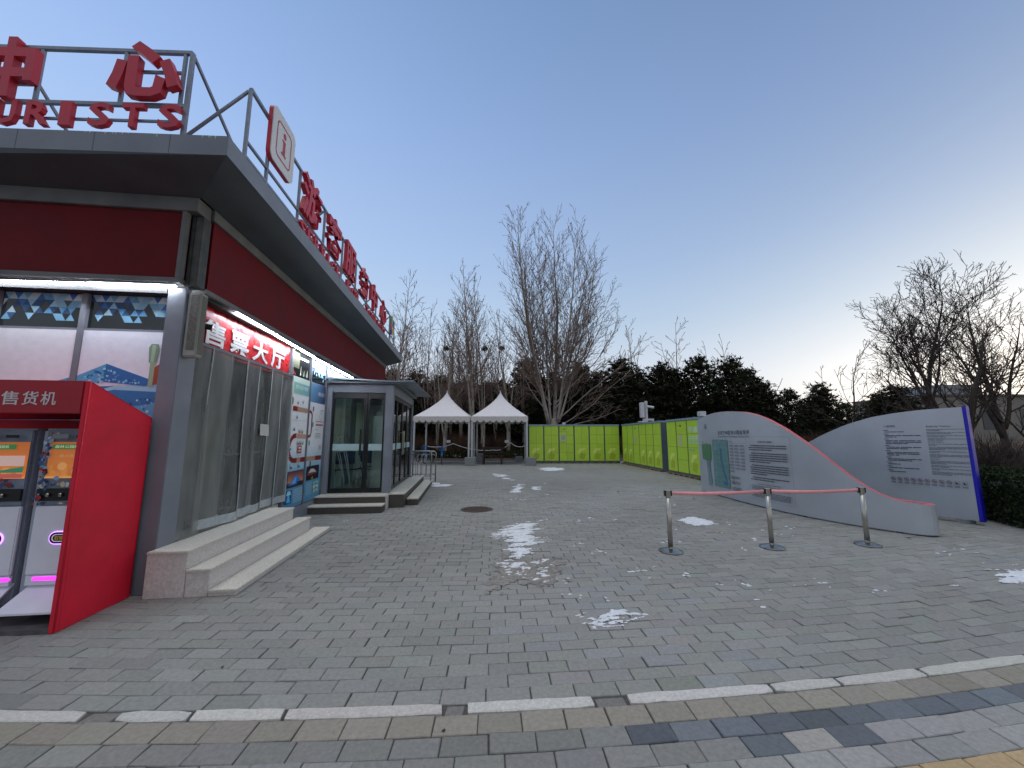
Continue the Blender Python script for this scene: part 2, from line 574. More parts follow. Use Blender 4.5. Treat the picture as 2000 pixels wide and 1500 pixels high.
# brown brick edging and the rough slope behind the tents
eg = MB(); eg.c = []
for k in range(120):
    x = -16 + k * .26
    for i, y in enumerate((24.98, 25.5)):
        eg.box(x, y, -.01, x + .25, y + .5, .05 + i * .03) if False else None
        V = [(x, y, .04 + .04 * i), (x + .252, y, .04 + .04 * i), (x + .252, y + .5, .04 + .04 * i), (x, y + .5, .04 + .04 * i), (x, y, -.02), (x + .252, y, -.02)]
        eg.add(V, [(0, 1, 2, 3), (4, 5, 1, 0)], shade((.17, .13, .105), rng, .12))
struct('brick_edging', eg, M_pave)
def hz(x, y):
    t = max(0, min(1, (y - 26) / 9))
    z = .75 * t * t * (3 - 2 * t) + max(0, y - 35) * .035
    return z + .10 * noise.noise((x * .5, y * .5, 0)) * t + .05 * noise.noise((x * 1.7, y * 1.7, 5)) * min(1, t * 3)
sm = MB()
nx, ny = 150, 50
XS = [-45 + 120 * i / nx for i in range(nx + 1)]
YS = [26.0 + 44 * (j / ny) ** 1.4 for j in range(ny + 1)]
V = [(x, y, hz(x, y) + .02) for y in YS for x in XS]
sm.add(V, [(j * (nx + 1) + i, j * (nx + 1) + i + 1, (j + 1) * (nx + 1) + i + 1, (j + 1) * (nx + 1) + i) for j in range(ny) for i in range(nx)])
struct('slope', sm, M_soil, True)
# ---------------------------------------------------------------- snow left on the ground
def inside(x, y, P):
    c = False
    j = len(P) - 1
    for i in range(len(P)):
        if (P[i][1] > y) != (P[j][1] > y) and x < (P[j][0] - P[i][0]) * (y - P[i][1]) / (P[j][1] - P[i][1]) + P[i][0]: c = not c
        j = i
    return c
def edge_d(x, y, P):
    b = 9
    for i in range(len(P)):
        x0, y0 = P[i - 1]; x1, y1 = P[i]
        dx, dy = x1 - x0, y1 - y0
        t = max(0, min(1, ((x - x0) * dx + (y - y0) * dy) / (dx * dx + dy * dy + 1e-9)))
        b = min(b, math.hypot(x - x0 - t * dx, y - y0 - t * dy))
    return b
def patch(P, step, thr, sx, sy, rag, thick, seed, zf=None, z0=.004):
    """a ragged thin sheet: cells of a fine grid kept where streaky noise says snow is left"""
    x0, x1 = min(p[0] for p in P) - rag, max(p[0] for p in P) + rag
    y0, y1 = min(p[1] for p in P) - rag, max(p[1] for p in P) + rag
    n, m = int((x1 - x0) / step) + 1, int((y1 - y0) / step) + 1
    H = {}
    def fld(i, j):
        if (i, j) in H: return H[i, j]
        x, y = x0 + i * step, y0 + j * step
        d = edge_d(x, y, P) * (1 if inside(x, y, P) else -1)
        q = y - .22 * x
        nv = noise.noise((x * sx, q * sy, seed)) + .6 * noise.noise((x * sx * 2.7, q * sy * 2.7, seed + 4)) + .45 * noise.noise((x * 19, q * 47, seed + 9)) + .3 * noise.noise((x * 50, q * 60, seed + 2))
        H[i, j] = min(d / rag, 1.0) * .70 + nv * .95 - thr
        return H[i, j]
    idx, V, F = {}, [], []
    def vid(i, j):
        if (i, j) not in idx:
            h = max(0.0, min(1.0, fld(i, j) * 2.2))
            x, y = x0 + i * step + noise.noise((i * .9, j * .9, seed)) * step * .4, y0 + j * step + noise.noise((i * .9, j * .9, seed + 7)) * step * .4
            idx[i, j] = len(V)
            V.append((x, y, (zf(x, y) if zf else 0) + z0 + thick * h))
        return idx[i, j]
    for i in range(n):
        for j in range(m):
            q = [(i, j), (i + 1, j), (i + 1, j + 1), (i, j + 1)]
            if sum(fld(*k) for k in q) > 0: F.append(tuple(vid(*k) for k in q))
    mb = MB(); mb.v, mb.f = V, F
    return mb
SN = dict(
 main=[(-0.3, 6.28), (-0.13, 6.69), (0.09, 7.0), (0.32, 7.08), (0.46, 6.84), (0.45, 6.48), (0.35, 6.09), (0.35, 5.75), (0.28, 5.5), (0.31, 5.31), (0.2, 5.13), (0.09, 4.89), (-0.01, 4.93), (-0.05, 5.26), (-0.06, 5.7), (-0.08, 5.97), (-0.23, 5.92), (-0.31, 6.15)],
 dirty=[(-0.13, 5.22), (-0.03, 4.97), (0.12, 4.89), (0.32, 5.05), (0.44, 5.09), (0.6, 4.85), (0.51, 4.54), (0.5, 4.35), (0.37, 4.18), (0.21, 4.2), (0.08, 4.32), (-0.05, 4.26), (-0.13, 4.07), (-0.21, 3.97), (-0.24, 4.18), (-0.2, 4.42), (-0.14, 4.59), (-0.23, 4.82)],
 low=[(0.58, 3.46), (0.65, 3.51), (0.81, 3.53), (0.95, 3.55), (1.1, 3.58), (1.08, 3.48), (0.95, 3.4), (0.8, 3.32), (0.65, 3.3), (0.59, 3.37)],
 t1=[(-0.96, 16.37), (-0.31, 15.93), (0.0, 14.73), (0.0, 13.71), (-0.36, 14.03), (-0.79, 15.11)],
 t2=[(0.13, 12.68), (0.33, 12.68), (0.36, 11.46), (0.25, 10.74), (0.07, 10.45), (-0.07, 10.74)],
 t2b=[(0.59, 12.04), (0.86, 11.8), (0.78, 11.14), (0.58, 11.14)],
 lock=[(1.08, 18.42), (1.77, 19.33), (2.61, 19.02), (2.29, 17.6), (1.58, 17.34), (1.16, 17.86)],
 ent=[(-2.62, 12.96), (-2.33, 12.82), (-1.92, 12.55), (-2.03, 12.04), (-2.37, 11.8), (-2.6, 12.29)],
 post=[(3.05, 7.12), (3.31, 7.38), (3.5, 7.29), (3.49, 7.0), (3.35, 6.8), (3.15, 6.84), (3.05, 7.0)],
 right=[(5.28, 4.54), (5.55, 4.64), (5.9, 4.54), (5.9, 4.2), (5.28, 4.2), (5.06, 4.2), (5.11, 4.35)])
def snow(key, label, m, step, thr, sx, sy, rag, thick, seed):
    P = SN[key]
    c = (sum(p[0] for p in P) / len(P), sum(p[1] for p in P) / len(P), 0)
    return solo('snow_patch', label, 'snow', patch(P, step, thr, sx, sy, rag, thick, seed), m, c, group='snow patches left on the plaza', smooth=True)
snow('main', 'largest white patch of scraped snow in the middle of the paving', M_snow, .008, .34, 3.2, 17, .15, .012, 1.3)
snow('dirty', 'dirty half melted ice sheet just below the largest snow patch', M_ice, .012, -.02, 9, 9, .15, .006, 5.1)
mb = patch(SN['dirty'], .008, .72, 7, 12, .10, .012, 8.8)
solo('snow_patch', 'streaky rim of white snow around the dirty ice sheet', 'snow', mb, M_snow, (.15, 4.5, 0), group='snow patches left on the plaza', smooth=True)
snow('low', 'flat greyish snow patch lying nearest to the pale kerb', M_snow, .008, .26, 5, 18, .10, .008, 2.2)
snow('t1', 'thin broken snow streak in front of the tents', M_snow, .025, .5, 1.8, 5, .25, .012, 3.3)
snow('t2', 'snow streak halfway between the manhole cover and the right tent', M_snow, .018, .42, 3, 7, .14, .012, 6.4)
snow('t2b', 'small snow streak right of the longer streak beyond the manhole', M_snow, .018, .4, 3, 7, .12, .012, 7.4)
snow('lock', 'wide thin snow patch in front of the green lockers', M_snow, .03, .42, 1.2, 4, .25, .014, 9.4)
snow('ent', 'snow patch at the foot of the porch steps by the steel railing', M_snow, .02, .3, 2, 7, .15, .014, 10.4)
snow('post', 'clean white snow lump lying behind the left barrier post', M_snow, .012, -.25, 4, 9, .08, .02, 11.4)
snow('right', 'streaky snow patch at the far right edge of the paving', M_snow, .014, .22, 4, 14, .14, .01, 12.4)
cr = MB()
CR = [(3.7, 9.93), (2.61, 6.58), (2.32, 5.97), (2.23, 5.8), (2.41, 5.78), (3.81, 7.08), (3.26, 6.38), (3.74, 6.88), (4.63, 6.76), (4.58, 6.58), (4.05, 6.48), (4.17, 6.22), (4.28, 6.12), (3.56, 5.89), (3.11, 5.38), (1.66, 4.72), (1.31, 4.55), (1.41, 4.57), (1.5, 4.59), (1.47, 4.36), (1.93, 4.5), (1.92, 4.42), (2.1, 4.18), (2.38, 4.18), (2.41, 4.14), (2.54, 4.02), (2.87, 4.15), (2.99, 4.16), (3.18, 4.22), (3.24, 4.22), (3.66, 4.01), (3.5, 3.97), (4.53, 4.15), (2.23, 3.65), (1.16, 5.33), (1.1, 5.31), (0.96, 5.7), (0.64, 7.33), (0.51, 7.2), (0.53, 5.97), (0.49, 5.8), (0.86, 5.57), (0.6, 4.35), (0.54, 4.28), (0.48, 3.93), (0.56, 3.93), (0.64, 3.84), (0.88, 3.85), (0.88, 3.78), (1.13, 3.51), (0.06, 9.61), (0.24, 9.46), (0.92, 10.45), (1.04, 12.68), (-2.34, 12.04), (-3.0, 7.16), (5.52, 5.24), (5.64, 5.2), (5.64, 4.85), (5.91, 4.78), (6.05, 5.26), (6.06, 5.42), (5.69, 5.31), (1.43, 7.4), (3.42, 10.4), (3.5, 8.8), (1.9, 7.3), (1.2, 7.15), (3.63, 8.9)]
for x, y in CR:
    for q in range(rng.choice((1, 1, 2, 3))):
        a = rng.uniform(.010, .030) * (1 + .09 * y * .5)
        b = a * rng.uniform(.3, .7)
        px, py = x + rng.gauss(0, .02) * (q > 0) * 2, y + rng.gauss(0, .03) * (q > 0) * 2
        n = 9
        th = rng.uniform(-.5, .5)
        V = [(px, py, .012)]
        for k in range(n):
            t = 2 * math.pi * k / n
            rr = rng.uniform(.6, 1.2)
            u, v = a * rr * math.cos(t), b * rr * math.sin(t)
            V.append((px + u * math.cos(th) - v * math.sin(th), py + u * math.sin(th) + v * math.cos(th), .002))
        cr.add(V, [(0, 1 + k, 1 + (k + 1) % n) for k in range(n)])
tag(link('snow_crumbs', cr.mesh('snow_crumbs'), M_snow), 'small crumbs of snow scattered over the paving', 'snow', kind='stuff')
lv = MB()
for x, y in ((3.6, 15.9), (5.5, 16.8), (5.7, 14.2), (4.9, 13.2), (6.0, 12.6), (-.35, 2.2), (.3, 1.95), (-1.9, 2.75), (2.9, 10.8), (-2.6, 9.4), (1.9, 2.75), (4.4, 9.6)):
    a = rng.uniform(.03, .06) if y > 9 else .014
    t = rng.uniform(0, 6)
    P = [(x + a * q * math.cos(t + k) * rng.uniform(.6, 1), y + a * math.sin(t + k) * rng.uniform(.5, 1), .004 + rng.uniform(0, .3) * a) for k, q in ((0, 1), (.9, .6), (2, 1), (3, .8), (4.2, 1), (5.3, .6))]
    lv.add(P, [tuple(range(6))])
tag(link('leaf_litter', lv.mesh('leaf_litter'), mat('dead_leaf', '#3a2f26', .9, var=.3)), 'dead leaves and scraps scattered on the paving', 'litter', kind='stuff')
# snow between the shrubs on the slope
sp = MB()
for P, thr, sd_ in (([(-7.5, 27.5), (-2.4, 27.2), (-2.4, 33), (-7.5, 33.5)], .12, 1.1), ([(-2.2, 28.5), (4.0, 28.5), (4.5, 33), (-2.2, 33)], .45, 2.7), ([(14, 27.5), (22, 27), (22, 31), (14, 31)], .6, 4.2)):
    q = patch(P, .10, thr, .9, 1.6, .5, .04, sd_, hz, .035)
    sp.add(q.v, q.f)
tag(link('slope_snow', sp.mesh('slope_snow', smooth=True), M_snow), 'patches of old snow between the shrubs on the slope', 'snow', kind='stuff')
# manhole cover
mh = MB()
mh.lathe([(.335, 0), (.335, .006), (.30, .008), (.295, .004), (.29, .008), (0.02, .008)], (-.736, 8.288, 0), 40)
for i in range(-9, 10):
    for j in range(-9, 10):
        x, y = i * .031, j * .031
        if math.hypot(x, y) < .27 and (i + j) % 2 == 0: mh.box(-.736 + x - .011, 8.288 + y - .011, .008, -.736 + x + .011, 8.288 + y + .011, .012)
solo('manhole_cover', 'rusty round manhole cover set in the grey paving', 'manhole', mh, mat('rusted_iron', '#4b3f3a', .75, .2, var=.3, scale=14, bump=.3), (-.736, 8.288, 0))
# ---------------------------------------------------------------- the visitor kiosk (frame: x out of the long side, y away, turned by A)
XA, YA, ZA = (1, 0, 0), (0, 1, 0), (0, 0, 1)
K = Thing('visitor_kiosk', 'grey service kiosk with dark red fascia panels and overhanging flat roof', 'kiosk', (-2.96, 4.3, 0), A)
b = MB()
b.box(-9, 4.46, 0, -4.62, 14.2, 4.05)
b.box(-4.62, 6.97, 0, -3.06, 14.2, 4.05)
b.box(-4.62, 4.62, 3.0, -3.06, 6.97, 4.05)
b.box(-4.62, 4.46, 0, -3.14, 4.62, 4.05)
K.part('wall', b, M_grey)
b = MB(); b.box(-4.6, 4.63, .0, -3.04, 6.96, .40)
K.part('hall_floor', b, M_granited)
b = MB(); b.box(-3.14, 4.3, 0, -2.96, 4.55, 3.06)
K.part('corner_column', b, M_grey, bevel=.006)
b = MB(); b.box(-3.05, 6.97, 0, -3.02, 8.79, .25)
K.part('plinth', b, M_grey)
b = MB(); b.box(-9, 4.36, 0, -3.15, 4.45, .30)
K.part('plinth', b, M_grey)
# fascia
b = MB(); b.box(-9, 4.26, 3.16, -3.05, 4.44, 3.90)
K.part('fascia_panel', b, M_redpan)
b = MB(); b.box(-3.04, 4.50, 3.13, -2.895, 14.2, 3.93)
K.part('fascia_panel', b, M_redpan)
b = MB()
b.box(-9, 4.235, 3.10, -3.0, 4.45, 3.155); b.box(-9, 4.225, 3.905, -2.9, 4.45, 4.06)
b.box(-3.05, 4.235, 3.156, -3.0, 4.30, 3.904)
b.box(-3.03, 4.46, 3.07, -2.88, 14.2, 3.127); b.box(-3.03, 4.452, 3.935, -2.87, 14.2, 4.06)
K.part('fascia_trim', b, mat('weathered_trim', '#6b6c6c', .6, .2, var=.22, scale=4), bevel=.004)
b = MB()
b.box(-2.955, 4.31, 3.10, -2.885, 4.449, 3.90); b.box(-3.0, 4.315, 3.10, -2.957, 4.42, 3.90)
K.part('corner_trim', b, mat('dirty_gutter_metal', '#4a4a48', .5, .4, var=.35, scale=9), bevel=.006)
b = MB(); b.box(-9, 4.30, 3.0, -3.15, 4.45, 3.098); b.box(-3.05, 4.56, 3.03, -2.93, 14.2, 3.068)
K.part('recess_shade_strip', b, M_dark)  # solid dark strips paint in the shade of the gap under the fascia
# canopy: a tapering slab that lifts towards its edge
E0, F0, E1, F1 = -2.35, 3.72, 14.28, 4.22
b = MB()
FL = F0 + .072 * (9 + E0)              # the front edge runs back slightly towards its far end
b.add([(-9, FL, 4.22), (E0, F0, 4.22), (E0, E1, 4.22), (-9, FL, 4.425), (E0, F0, 4.425), (E0, E1, 4.425), (-9, E1, 4.425), (-9, E1, 4.22)],
      [(0, 1, 4, 3), (1, 2, 5, 4), (2, 7, 6, 5), (3, 4, 5, 6)])
K.part('canopy', b, M_grey)
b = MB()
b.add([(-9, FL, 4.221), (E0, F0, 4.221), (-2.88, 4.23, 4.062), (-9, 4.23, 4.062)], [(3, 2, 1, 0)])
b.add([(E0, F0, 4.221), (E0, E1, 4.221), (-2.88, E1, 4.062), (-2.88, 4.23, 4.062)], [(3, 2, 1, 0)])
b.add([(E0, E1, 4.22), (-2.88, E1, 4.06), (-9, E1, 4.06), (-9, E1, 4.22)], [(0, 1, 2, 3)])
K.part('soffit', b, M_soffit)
fas = lambda x, y, d: (x, F0 + .072 * (E0 - x) - d, y)
a = Art(fas, .001, .0004)
for x in (-2.9, -3.6, -4.3, -5.0): a.rect(x, 4.222, x + .005, 4.424, '#4c5057', False)
a.d += .0004
rd = random.Random(14)
for x0 in (-2.52, -2.56, -3.02, -3.06, -3.42, -3.45, -3.5, -3.30, -3.7):
    for k in range(3):
        x, wd_, L_ = x0 + rd.gauss(0, .03), rd.uniform(.004, .012), rd.uniform(.01, .045)
        a.poly([(x, 4.424), (x + wd_ * 2, 4.424), (x + wd_ * 1.4, 4.424 - L_ * .4), (x + wd_, 4.424 - L_), (x + wd_ * .6, 4.424 - L_ * .5)], '#c9c9c2', False)
K.part('fascia_marks', a, PRINT)
a = Art(lambda x, y, d: (E0 + d, x, y), .001, .0004)
for y in (5.4, 7.1, 8.8, 10.5, 12.2): a.rect(y, 4.222, y + .006, 4.424, '#565a61', False)
K.part('fascia_marks', a, PRINT)
# front windows: tinted panes with triangle film above posters
b = MB()
for x0, x1 in ((-4.02, -3.96), (-4.84, -4.77)): b.box(x0, 4.39, .30, x1, 4.458, 3.0)
b.box(-4.77, 4.40, 2.60, -4.02, 4.455, 2.625); b.box(-3.96, 4.40, 2.60, -3.15, 4.455, 2.625)
K.part('mullion', b, M_grey, bevel=.004)
def tri_film(art, x0, x1, z0, z1, seed):
    r = random.Random(seed)
    cs = ['#8fc0dc', '#5f9fcc', '#3a6fbc', '#b9d6e2', '#dcebec', '#2a4f7a', '#7ab0d0', '#a3cfe2']
    w, h = .084, .073
    rows_ = int((z1 - z0) / h)
    for j in range(rows_):
        z = z1 - (j + 1) * h
        dens = max(0.05, 1.08 - 1.25 * j / rows_)
        i = -1
        while x0 + i * w / 2 < x1:
            if r.random() < dens:
                a = x0 + i * w / 2
                P = [(a, z), (a + w, z), (a + w / 2, z + h)] if (i + j) % 2 else [(a, z + h), (a + w / 2, z), (a + w, z + h)]
                P = [(min(max(p, x0), x1), q) for p, q in P]
                if len(set(P)) == 3 and abs((P[1][0] - P[0][0]) * (P[2][1] - P[0][1]) - (P[2][0] - P[0][0]) * (P[1][1] - P[0][1])) > 1e-6: art.poly(P, r.choice(cs), False)
            i += 1
for k, (x0, x1) in enumerate(((-4.77, -4.02), (-3.96, -3.15))):
    b = MB(); b.box(x0, 4.43, 2.625, x1, 4.455, 3.0)
    pane = K.part('window_pane', b, M_glassd)
    a = Art(lambda x, y, d: (x, 4.43 - d, y), .002)
    tri_film(a, x0 + .01, x1 - .01, 2.66, 2.995, 5)
    K.part('triangle_film', a, PRINT, pane)
# side windows above the wall posters
for k, (y0, y1) in enumerate(((7.06, 7.83), (7.90, 8.70))):
    b = MB(); b.box(-3.055, y0, 2.58, -3.035, y1, 3.03)
    pane = K.part('window_pane', b, M_glassd)
    a = Art(lambda x, y, d: (-3.035 + d, x, y), .002)
    if k: tri_film(a, y0, y1, 2.62, 3.02, 9)
    else:
        a.poly([(7.06, 2.6), (7.25, 2.6), (7.06, 2.72)], '#b8322c'); a.rect(7.06, 2.73, 7.35, 3.02, '#55562f')
        for q in range(5): a.poly([(7.4 + .07 * q, 2.62 + .02 * (q % 2)), (7.45 + .07 * q, 2.62), (7.43 + .07 * q, 2.80 - .03 * (q % 3))], ['#dfe6c8', '#3c4348', '#e8eecc', '#22262a', '#f0f4d8'][q])
    K.part('window_film', a, PRINT, pane)
b = MB()
for y0, y1 in ((6.97, 7.05), (7.84, 7.89), (8.71, 8.79)): b.box(-3.06, y0, .25, -3.0, y1, 3.03)
K.part('mullion', b, M_greyd, bevel=.004)
# speaker column on the corner, and a little camera behind it
sk = Thing('line_speaker', 'narrow grey line loudspeaker bolted to the kiosk corner column', 'loudspeaker', (-2.9, 4.4, 2.33), A)
b = MB(); b.box(-2.95, 4.315, 2.33, -2.82, 4.43, 3.03)
sk.part('cabinet', b, mat('speaker_grey', '#9b9a94', .5, .2, var=.15), bevel=.012)
b = MB(); b.box(-2.915, 4.31, 2.40, -2.838, 4.3145, 3.0)
sk.part('grille', b, mat('speaker_mesh', '#6f6d67', .7, .3, var=.3, scale=60))
b = MB(); b.box(-2.819, 4.335, 2.36, -2.816, 4.41, 3.0)
sk.part('grille', b, MATS['speaker_mesh'])
sc_ = Thing('bullet_camera', 'small black bullet camera beside the ticket hall banner', 'camera', (-2.96, 4.62, 2.78), A)
b = MB(); b.tube([(-2.99, 4.60, 2.745), (-2.895, 4.64, 2.735)], .033, 14); b.tube([(-2.895, 4.64, 2.735), (-2.88, 4.646, 2.733)], .038, 14)
sc_.part('body', b, M_black, smooth=False)
b = MB(); b.bar((-3.0, 4.57, 2.80), (-2.96, 4.61, 2.765), .02)
sc_.part('bracket', b, M_black)
# LED strips
def led(label, p, q, n, w=.03):
    t = Thing('light_bar', label, 'light', p, A, 'white LED light bars under the kiosk fascia')
    P, Q = Vector(p), Vector(q)
    b = MB(); b.bar(P + Vector((0, 0, w * .65)), Q + Vector((0, 0, w * .65)), w * 1.3, w * .5)
    t.part('housing', b, M_gal)
    b = MB()
    for i in range(n):
        c = P.lerp(Q, (i + .5) / n)
        d = (Q - P).normalized() * ((Q - P).length / n * .40)
        b.bar(c - d, c + d, w, w * .7)
    t.part('diodes', b, M_led)
led('dotted white LED bar under the front fascia, left one by the edge', (-4.9, 4.27, 3.045), (-3.86, 4.27, 3.06), 34, .018)
led('bright white LED bar under the front fascia nearest the corner column', (-3.85, 4.27, 3.06), (-3.05, 4.27, 3.068), 26, .028)
led('white LED bar above the first two banner characters on the long side', (-2.9, 5.10, 3.055), (-2.9, 6.02, 3.045), 40, .026)
led('white LED bar above the end of the red banner and first poster', (-2.9, 6.10, 3.04), (-2.9, 7.64, 3.01), 60, .026)
led('white LED bar running over the glass porch roof to the far end', (-2.9, 7.72, 3.0), (-2.9, 10.2, 3.0), 90, .026)
# banner over the ticket hall door
bn = Thing('ticket_hall_banner', 'red banner with white ticket hall characters above the plastic curtain', 'banner', (-3.02, 4.6, 2.55), A)
b = MB()
n = 40
for i in range(n):
    y0, y1 = 4.56 + (6.95 - 4.56) * i / n, 4.56 + (6.95 - 4.56) * (i + 1) / n
    w0, w1 = [.006 * math.sin(y * 17) + .004 * math.sin(y * 41) for y in (y0, y1)]
    b.add([(-3.035 + w0, y0, 2.50), (-3.035 + w1, y1, 2.50), (-3.035 - w1, y1, 3.025), (-3.035 - w0, y0, 3.025)], [(0, 1, 2, 3)])
bn.part('cloth', b, mat('red_banner_vinyl', '#c01f27', .28, var=.12, scale=7, bump=.2, bscale=12, spec=.6), smooth=True)
for i, ch in enumerate('售票大厅'):
    b = MB(); b.text(ch, (-3.022, 4.70 + i * .535, 2.585), YA, ZA, XA, .43, .30, .006, .022)
    bn.part('character', b, M_white)
# plastic strip curtain
cu = Thing('strip_curtain', 'row of greyish translucent plastic strips hanging over the kiosk entrance', 'curtain', (-2.99, 5.7, .42), A)
def pvc(name, lo, hi, base):
    m = bpy.data.materials.new(name)
    m.use_nodes = True
    n, l = m.node_tree.nodes, m.node_tree.links
    p = n['Principled BSDF']
    p.inputs['Base Color'].default_value = C(base)
    p.inputs['Roughness'].default_value = .3
    t = n.new('ShaderNodeBsdfTransparent'); t.inputs['Color'].default_value = C('#d0d3cc')
    tc = n.new('ShaderNodeTexCoord'); nz = n.new('ShaderNodeTexNoise'); nz.inputs['Scale'].default_value = 3; nz.inputs['Detail'].default_value = 6
    mp = n.new('ShaderNodeMapping'); mp.inputs['Scale'].default_value = (2, 2, .5)
    l.new(tc.outputs['Object'], mp.inputs['Vector']); l.new(mp.outputs[0], nz.inputs['Vector'])
    mr = n.new('ShaderNodeMapRange'); mr.inputs['To Min'].default_value = lo; mr.inputs['To Max'].default_value = hi
    l.new(nz.outputs['Fac'], mr.inputs['Value'])
    mx = n.new('ShaderNodeMixShader')
    l.new(mr.outputs[0], mx.inputs['Fac']); l.new(t.outputs[0], mx.inputs[1]); l.new(p.outputs[0], mx.inputs[2])
    l.new(mx.outputs[0], n['Material Output'].inputs['Surface'])
    return m
M_pvc = [pvc('cloudy_pvc', .10, .75, '#9da0a0'), pvc('clearer_pvc', .0, .55, '#a6a9a8'), pvc('milky_pvc', .25, .95, '#8f9290')]
M_hem = mat('white_weld_seam', '#a9b0b3', .45, var=.15, scale=20)
ys = [4.47, 4.86, 5.24, 5.60, 5.93, 6.28, 6.62, 6.99]
r5 = random.Random(5)
for i in range(7):
    y0, y1 = ys[i] - .01, ys[i + 1] + .03
    ph, amp = r5.uniform(0, 6), r5.uniform(.012, .03)
    lean = [.10, .05, .06, .04, .05, .03, .0][i] * -1
    nz_, nyy = 16, 8
    zb = .43 + .02 * (i % 2)
    def pt(u, v):
        k = 1 - v
        y = y0 + (y1 - y0) * u + lean * k * (.6 + .5 * math.sin(2.2 * v + ph)) + .012 * math.sin(9 * v + ph) * k
        x = -2.985 + .008 * (i % 2) + amp * k * math.sin(5 * u + ph) + .02 * k * math.sin(3.5 * v + ph * 2) + .05 * k * k * (.5 if i in (2, 3) else .2)
        return (x, y, zb + (2.545 - zb) * v)
    b = MB()
    V = [pt(a / nyy, c / nz_) for c in range(nz_ + 1) for a in range(nyy + 1)]
    b.add(V, [(c * (nyy + 1) + a, c * (nyy + 1) + a + 1, (c + 1) * (nyy + 1) + a + 1, (c + 1) * (nyy + 1) + a) for c in range(nz_) for a in range(nyy)])
    s_ = cu.part('strip', b, M_pvc[(0, 2, 1, 0, 1, 2, 0)[i]], smooth=True)
    b = MB()
    b.tube([Vector(pt(.02, c / nz_)) + Vector((.004, 0, 0)) for c in range(nz_ + 1)], .007, 5)
    if i == 6: b.tube([Vector(pt(.98, c / nz_)) + Vector((.004, 0, 0)) for c in range(nz_ + 1)], .009, 5)
    cu.part('seam', b, M_hem, s_)
    if i not in (0,):
        b = MB()
        q = [[Vector(pt(a / nyy, v)) + Vector((.006, 0, 0)) for a in range(nyy + 1)] for v in (.004, .055)]
        b.add(q[0] + q[1], [(a, a + 1, nyy + 2 + a, nyy + 1 + a) for a in range(nyy)])
        cu.part('hem', b, M_hem, s_, smooth=True)
b = MB(); b.box(-3.0, 4.47, 2.525, -2.972, 7.0, 2.56)
cu.part('hanging_rail', b, M_greyd)
nb = MB(); nb.add([(-2.935, 5.99, 1.52), (-2.93, 6.23, 1.51), (-2.945, 6.235, 1.68), (-2.945, 5.995, 1.685)], [(0, 1, 2, 3)])
nb.v += [(x - .004, y, z) for x, y, z in nb.v]; nb.f.append((7, 6, 5, 4)); nb.f += [(0, 4, 5, 1), (1, 5, 6, 2), (2, 6, 7, 3), (3, 7, 4, 0)]
solo('paper_notice', 'small white paper notice stuck on the plastic strip curtain', 'notice', nb, mat('paper', '#b9b7b2', .8, var=.1), (-2.94, 6.1, 1.52), A)
dd = Thing('glass_door', 'dark double glass door with metal bar behind the strip curtain', 'door', (-3.3, 5.7, .4), A)
b = MB(); b.box(-3.32, 4.64, .41, -3.30, 6.95, 2.98)
dd.part('pane', b, M_glassd)
b = MB(); b.box(-3.298, 4.64, 1.24, -3.27, 6.95, 1.27); b.box(-3.298, 5.74, .42, -3.27, 5.80, 2.97); b.box(-3.298, 5.30, 1.0, -3.25, 5.36, 1.5)
dd.part('frame', b, M_greyd)
# granite steps to the ticket hall
st = Thing('entrance_steps', 'three pale granite steps in front of the ticket hall entrance', 'steps', (-2.6, 5.3, 0), A)
def step(t, x0, y0, x1, y1, z0, z1, mr, mt, lip=.012):
    b = MB(); b.box(x0, y0, z0, x1, y1, z1 - .025)
    t.part('riser', b, mr, bevel=.003)
    b = MB(); b.box(x0, y0 - lip, z1 - .025, x1 + lip, y1 + lip, z1)
    t.part('tread', b, mt, bevel=.004)
step(st, -2.96, 4.2, -2.61, 6.50, 0, .42, M_granite, M_granited)
step(st, -2.605, 4.2, -2.40, 6.62, 0, .25, M_granite, M_granited)
step(st, -2.395, 4.2, -2.15, 6.78, 0, .06, M_granite, M_granited)
